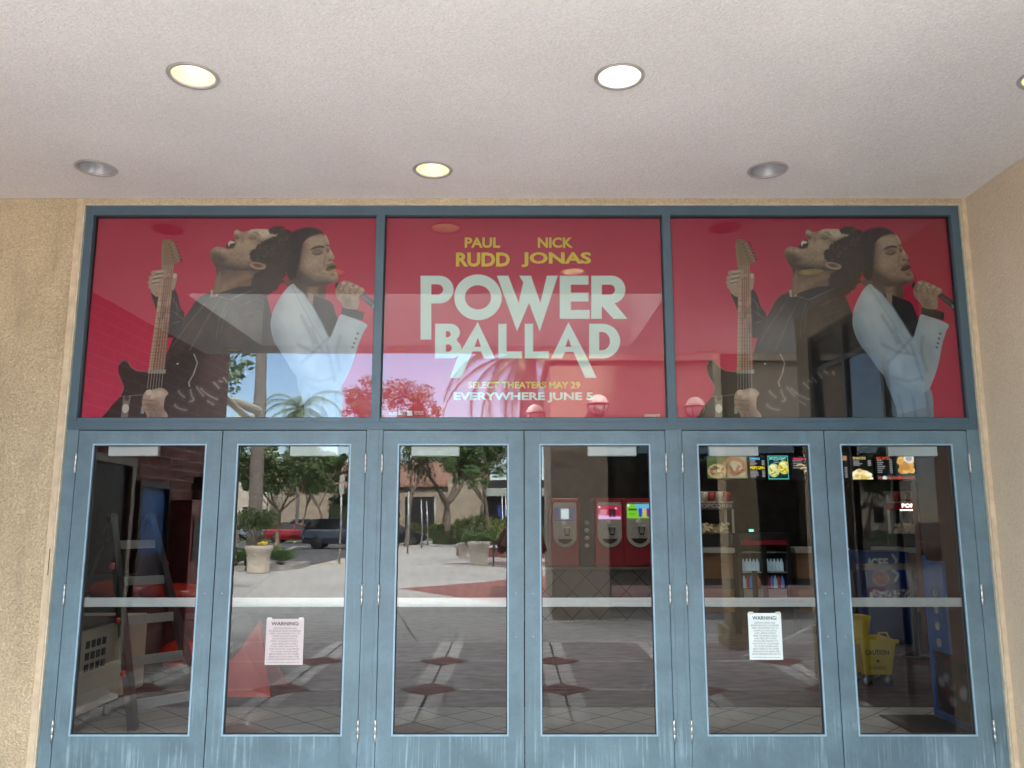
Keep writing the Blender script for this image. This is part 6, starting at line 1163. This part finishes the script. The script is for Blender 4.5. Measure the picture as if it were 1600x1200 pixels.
for px, y, kd_, m_, lb, rz in ((445, -84, 'sedan', paint('black2_car_paint', (.015, .015, .018)), 'black sedan parked far away in front of the tan building', R(180)), (470, -78, 'suv', paint('white_car_paint', (.6, .6, .6)), 'small white suv parked far away near the hedge', R(200)),
                               (404, -66, 'sedan', paint('silver_car_paint', (.42, .44, .46)), 'silver sedan half hidden by the palm trunk', 0), (376, -88, 'suv', paint('red2_car_paint', (.34, .02, .03)), 'red suv parked at the far left of the second door', 0), (415, -92, 'sedan', paint('maroon_car_paint', (.2, .02, .03)), 'dark red sedan parked in front of the cream building', 0)):
    car(rx(px, y), y, rz, m_, kd_, lb)
# ================================================================ THE PHOTOGRAPHER (only a sliver shows in the glass)
t = thing('person', 'person in dark red top and tan trousers holding up a phone, standing on the porch', 'person', (.13, -5.75, 0))
def skin(name, verts, edges, radii, mat, parent, root=0, sub=2):
    me = bpy.data.meshes.new(name); o0 = parent.location; me.from_pydata([tuple(Vector(v) - o0) for v in verts], edges, []); o = bpy.data.objects.new(name, me); col.objects.link(o); o.parent = parent; me.materials.append(mat)
    o.modifiers.new('skin', 'SKIN')
    for i, r in enumerate(radii): sv = me.skin_vertices[0].data[i]; sv.radius = r if isinstance(r, tuple) else (r, r); sv.use_root = (i == root)
    s_ = o.modifiers.new('sub', 'SUBSURF'); s_.levels = sub; s_.render_levels = sub; return o
PX, PY = .13, -5.75; M_skin = pm('skin', (.48, .28, .20), .5, var=.06)
V = [(PX, PY, .95), (PX, PY, 1.12), (PX, PY, 1.32), (PX, PY, 1.44), (PX, PY, 1.52), (PX, PY + .02, 1.60), (PX, PY + .02, 1.72)]; E = [(0, 1), (1, 2), (2, 3), (3, 4), (4, 5), (5, 6)]; Rr = [(.15, .11), (.13, .10), (.165, .11), (.12, .08), .055, .085, .08]
for s_ in (-1, 1):
    k = len(V); V += [(PX + s_ * .19, PY, 1.42), (PX + s_ * .27, PY + .10, 1.17), (PX + s_ * .12 - .06, PY + .38, 1.42), (PX + s_ * .07 - .09, PY + .43, 1.47)]; E += [(3, k), (k, k + 1), (k + 1, k + 2), (k + 2, k + 3)]; Rr += [.06, .045, .03, .028]
for s_ in (-1, 1):
    k = len(V); V += [(PX + s_ * .09, PY, .88), (PX + s_ * .10, PY + .01, .50), (PX + s_ * .10, PY - .01, .09), (PX + s_ * .11, PY + .13, .035)]; E += [(0, k), (k, k + 1), (k + 1, k + 2), (k + 2, k + 3)]; Rr += [.09, .062, .042, .035]
body = skin('body', V, E, Rr, M_skin, t)
skin('top', [(PX, PY, .90), (PX, PY, 1.12), (PX, PY, 1.32), (PX, PY, 1.45), (PX - .2, PY, 1.42), (PX - .28, PY + .10, 1.17), (PX - .22, PY + .2, 1.25), (PX + .2, PY, 1.42), (PX + .28, PY + .10, 1.17), (PX + .22, PY + .2, 1.25)], [(0, 1), (1, 2), (2, 3), (3, 4), (4, 5), (5, 6), (3, 7), (7, 8), (8, 9)], [(.175, .135), (.15, .12), (.185, .13), (.12, .09), .075, .062, .055, .075, .062, .055], pm('dark_red_fabric', (.20, .02, .035), .85), t)
skin('trousers', [(PX, PY, .98), (PX - .09, PY, .86), (PX - .10, PY + .01, .50), (PX - .10, PY - .01, .10), (PX + .09, PY, .86), (PX + .10, PY + .01, .50), (PX + .10, PY - .01, .10)], [(0, 1), (1, 2), (2, 3), (0, 4), (4, 5), (5, 6)], [(.165, .125), .11, .08, .065, .11, .08, .065], pm('tan_cotton', (.34, .26, .18), .85), t)
b = MB(); b.sph((PX, PY - .02, 1.70), .108, 20, 12, sc=(.95, 1.05, 1.05)); b.build('hair', pm('brown_hair', (.05, .03, .02), .7), t)
b = MB(); b.sph((PX, PY + .105, 1.63), .016, 8, 6); b.sph((PX - .035, PY + .092, 1.665), .012, 8, 6); b.sph((PX + .035, PY + .092, 1.665), .012, 8, 6); b.build('face_features', M_skin, t)
for s_ in (-1, 1):
    w0 = Vector((PX + s_ * .07 - .09, PY + .43, 1.47)); k = len(V); vs = [w0, w0 + Vector((-s_ * .015, .02, .05))]; es = [(0, 1)]; rs = [.026, (.03, .016)]
    for f in range(4): b0_ = Vector((-s_ * .012 * (f - 1.5), .03, .07 + .012 * (f % 2))) + w0; vs += [b0_, b0_ + Vector((-s_ * .022, .022, .02)), b0_ + Vector((-s_ * .045, .01, .03 - .006 * f))]; es += [(1, len(vs) - 3), (len(vs) - 3, len(vs) - 2), (len(vs) - 2, len(vs) - 1)]; rs += [.009, .0085, .0075]
    skin('hand', vs, es, rs, M_skin, t, sub=1)
b = MB(); b.box(-.075, .075, -5.262, -5.254, 1.50, 1.575); o = b.build('phone', M_black, None, .003); tag(o, 'black phone held up in both hands by the person on the porch', 'phone')
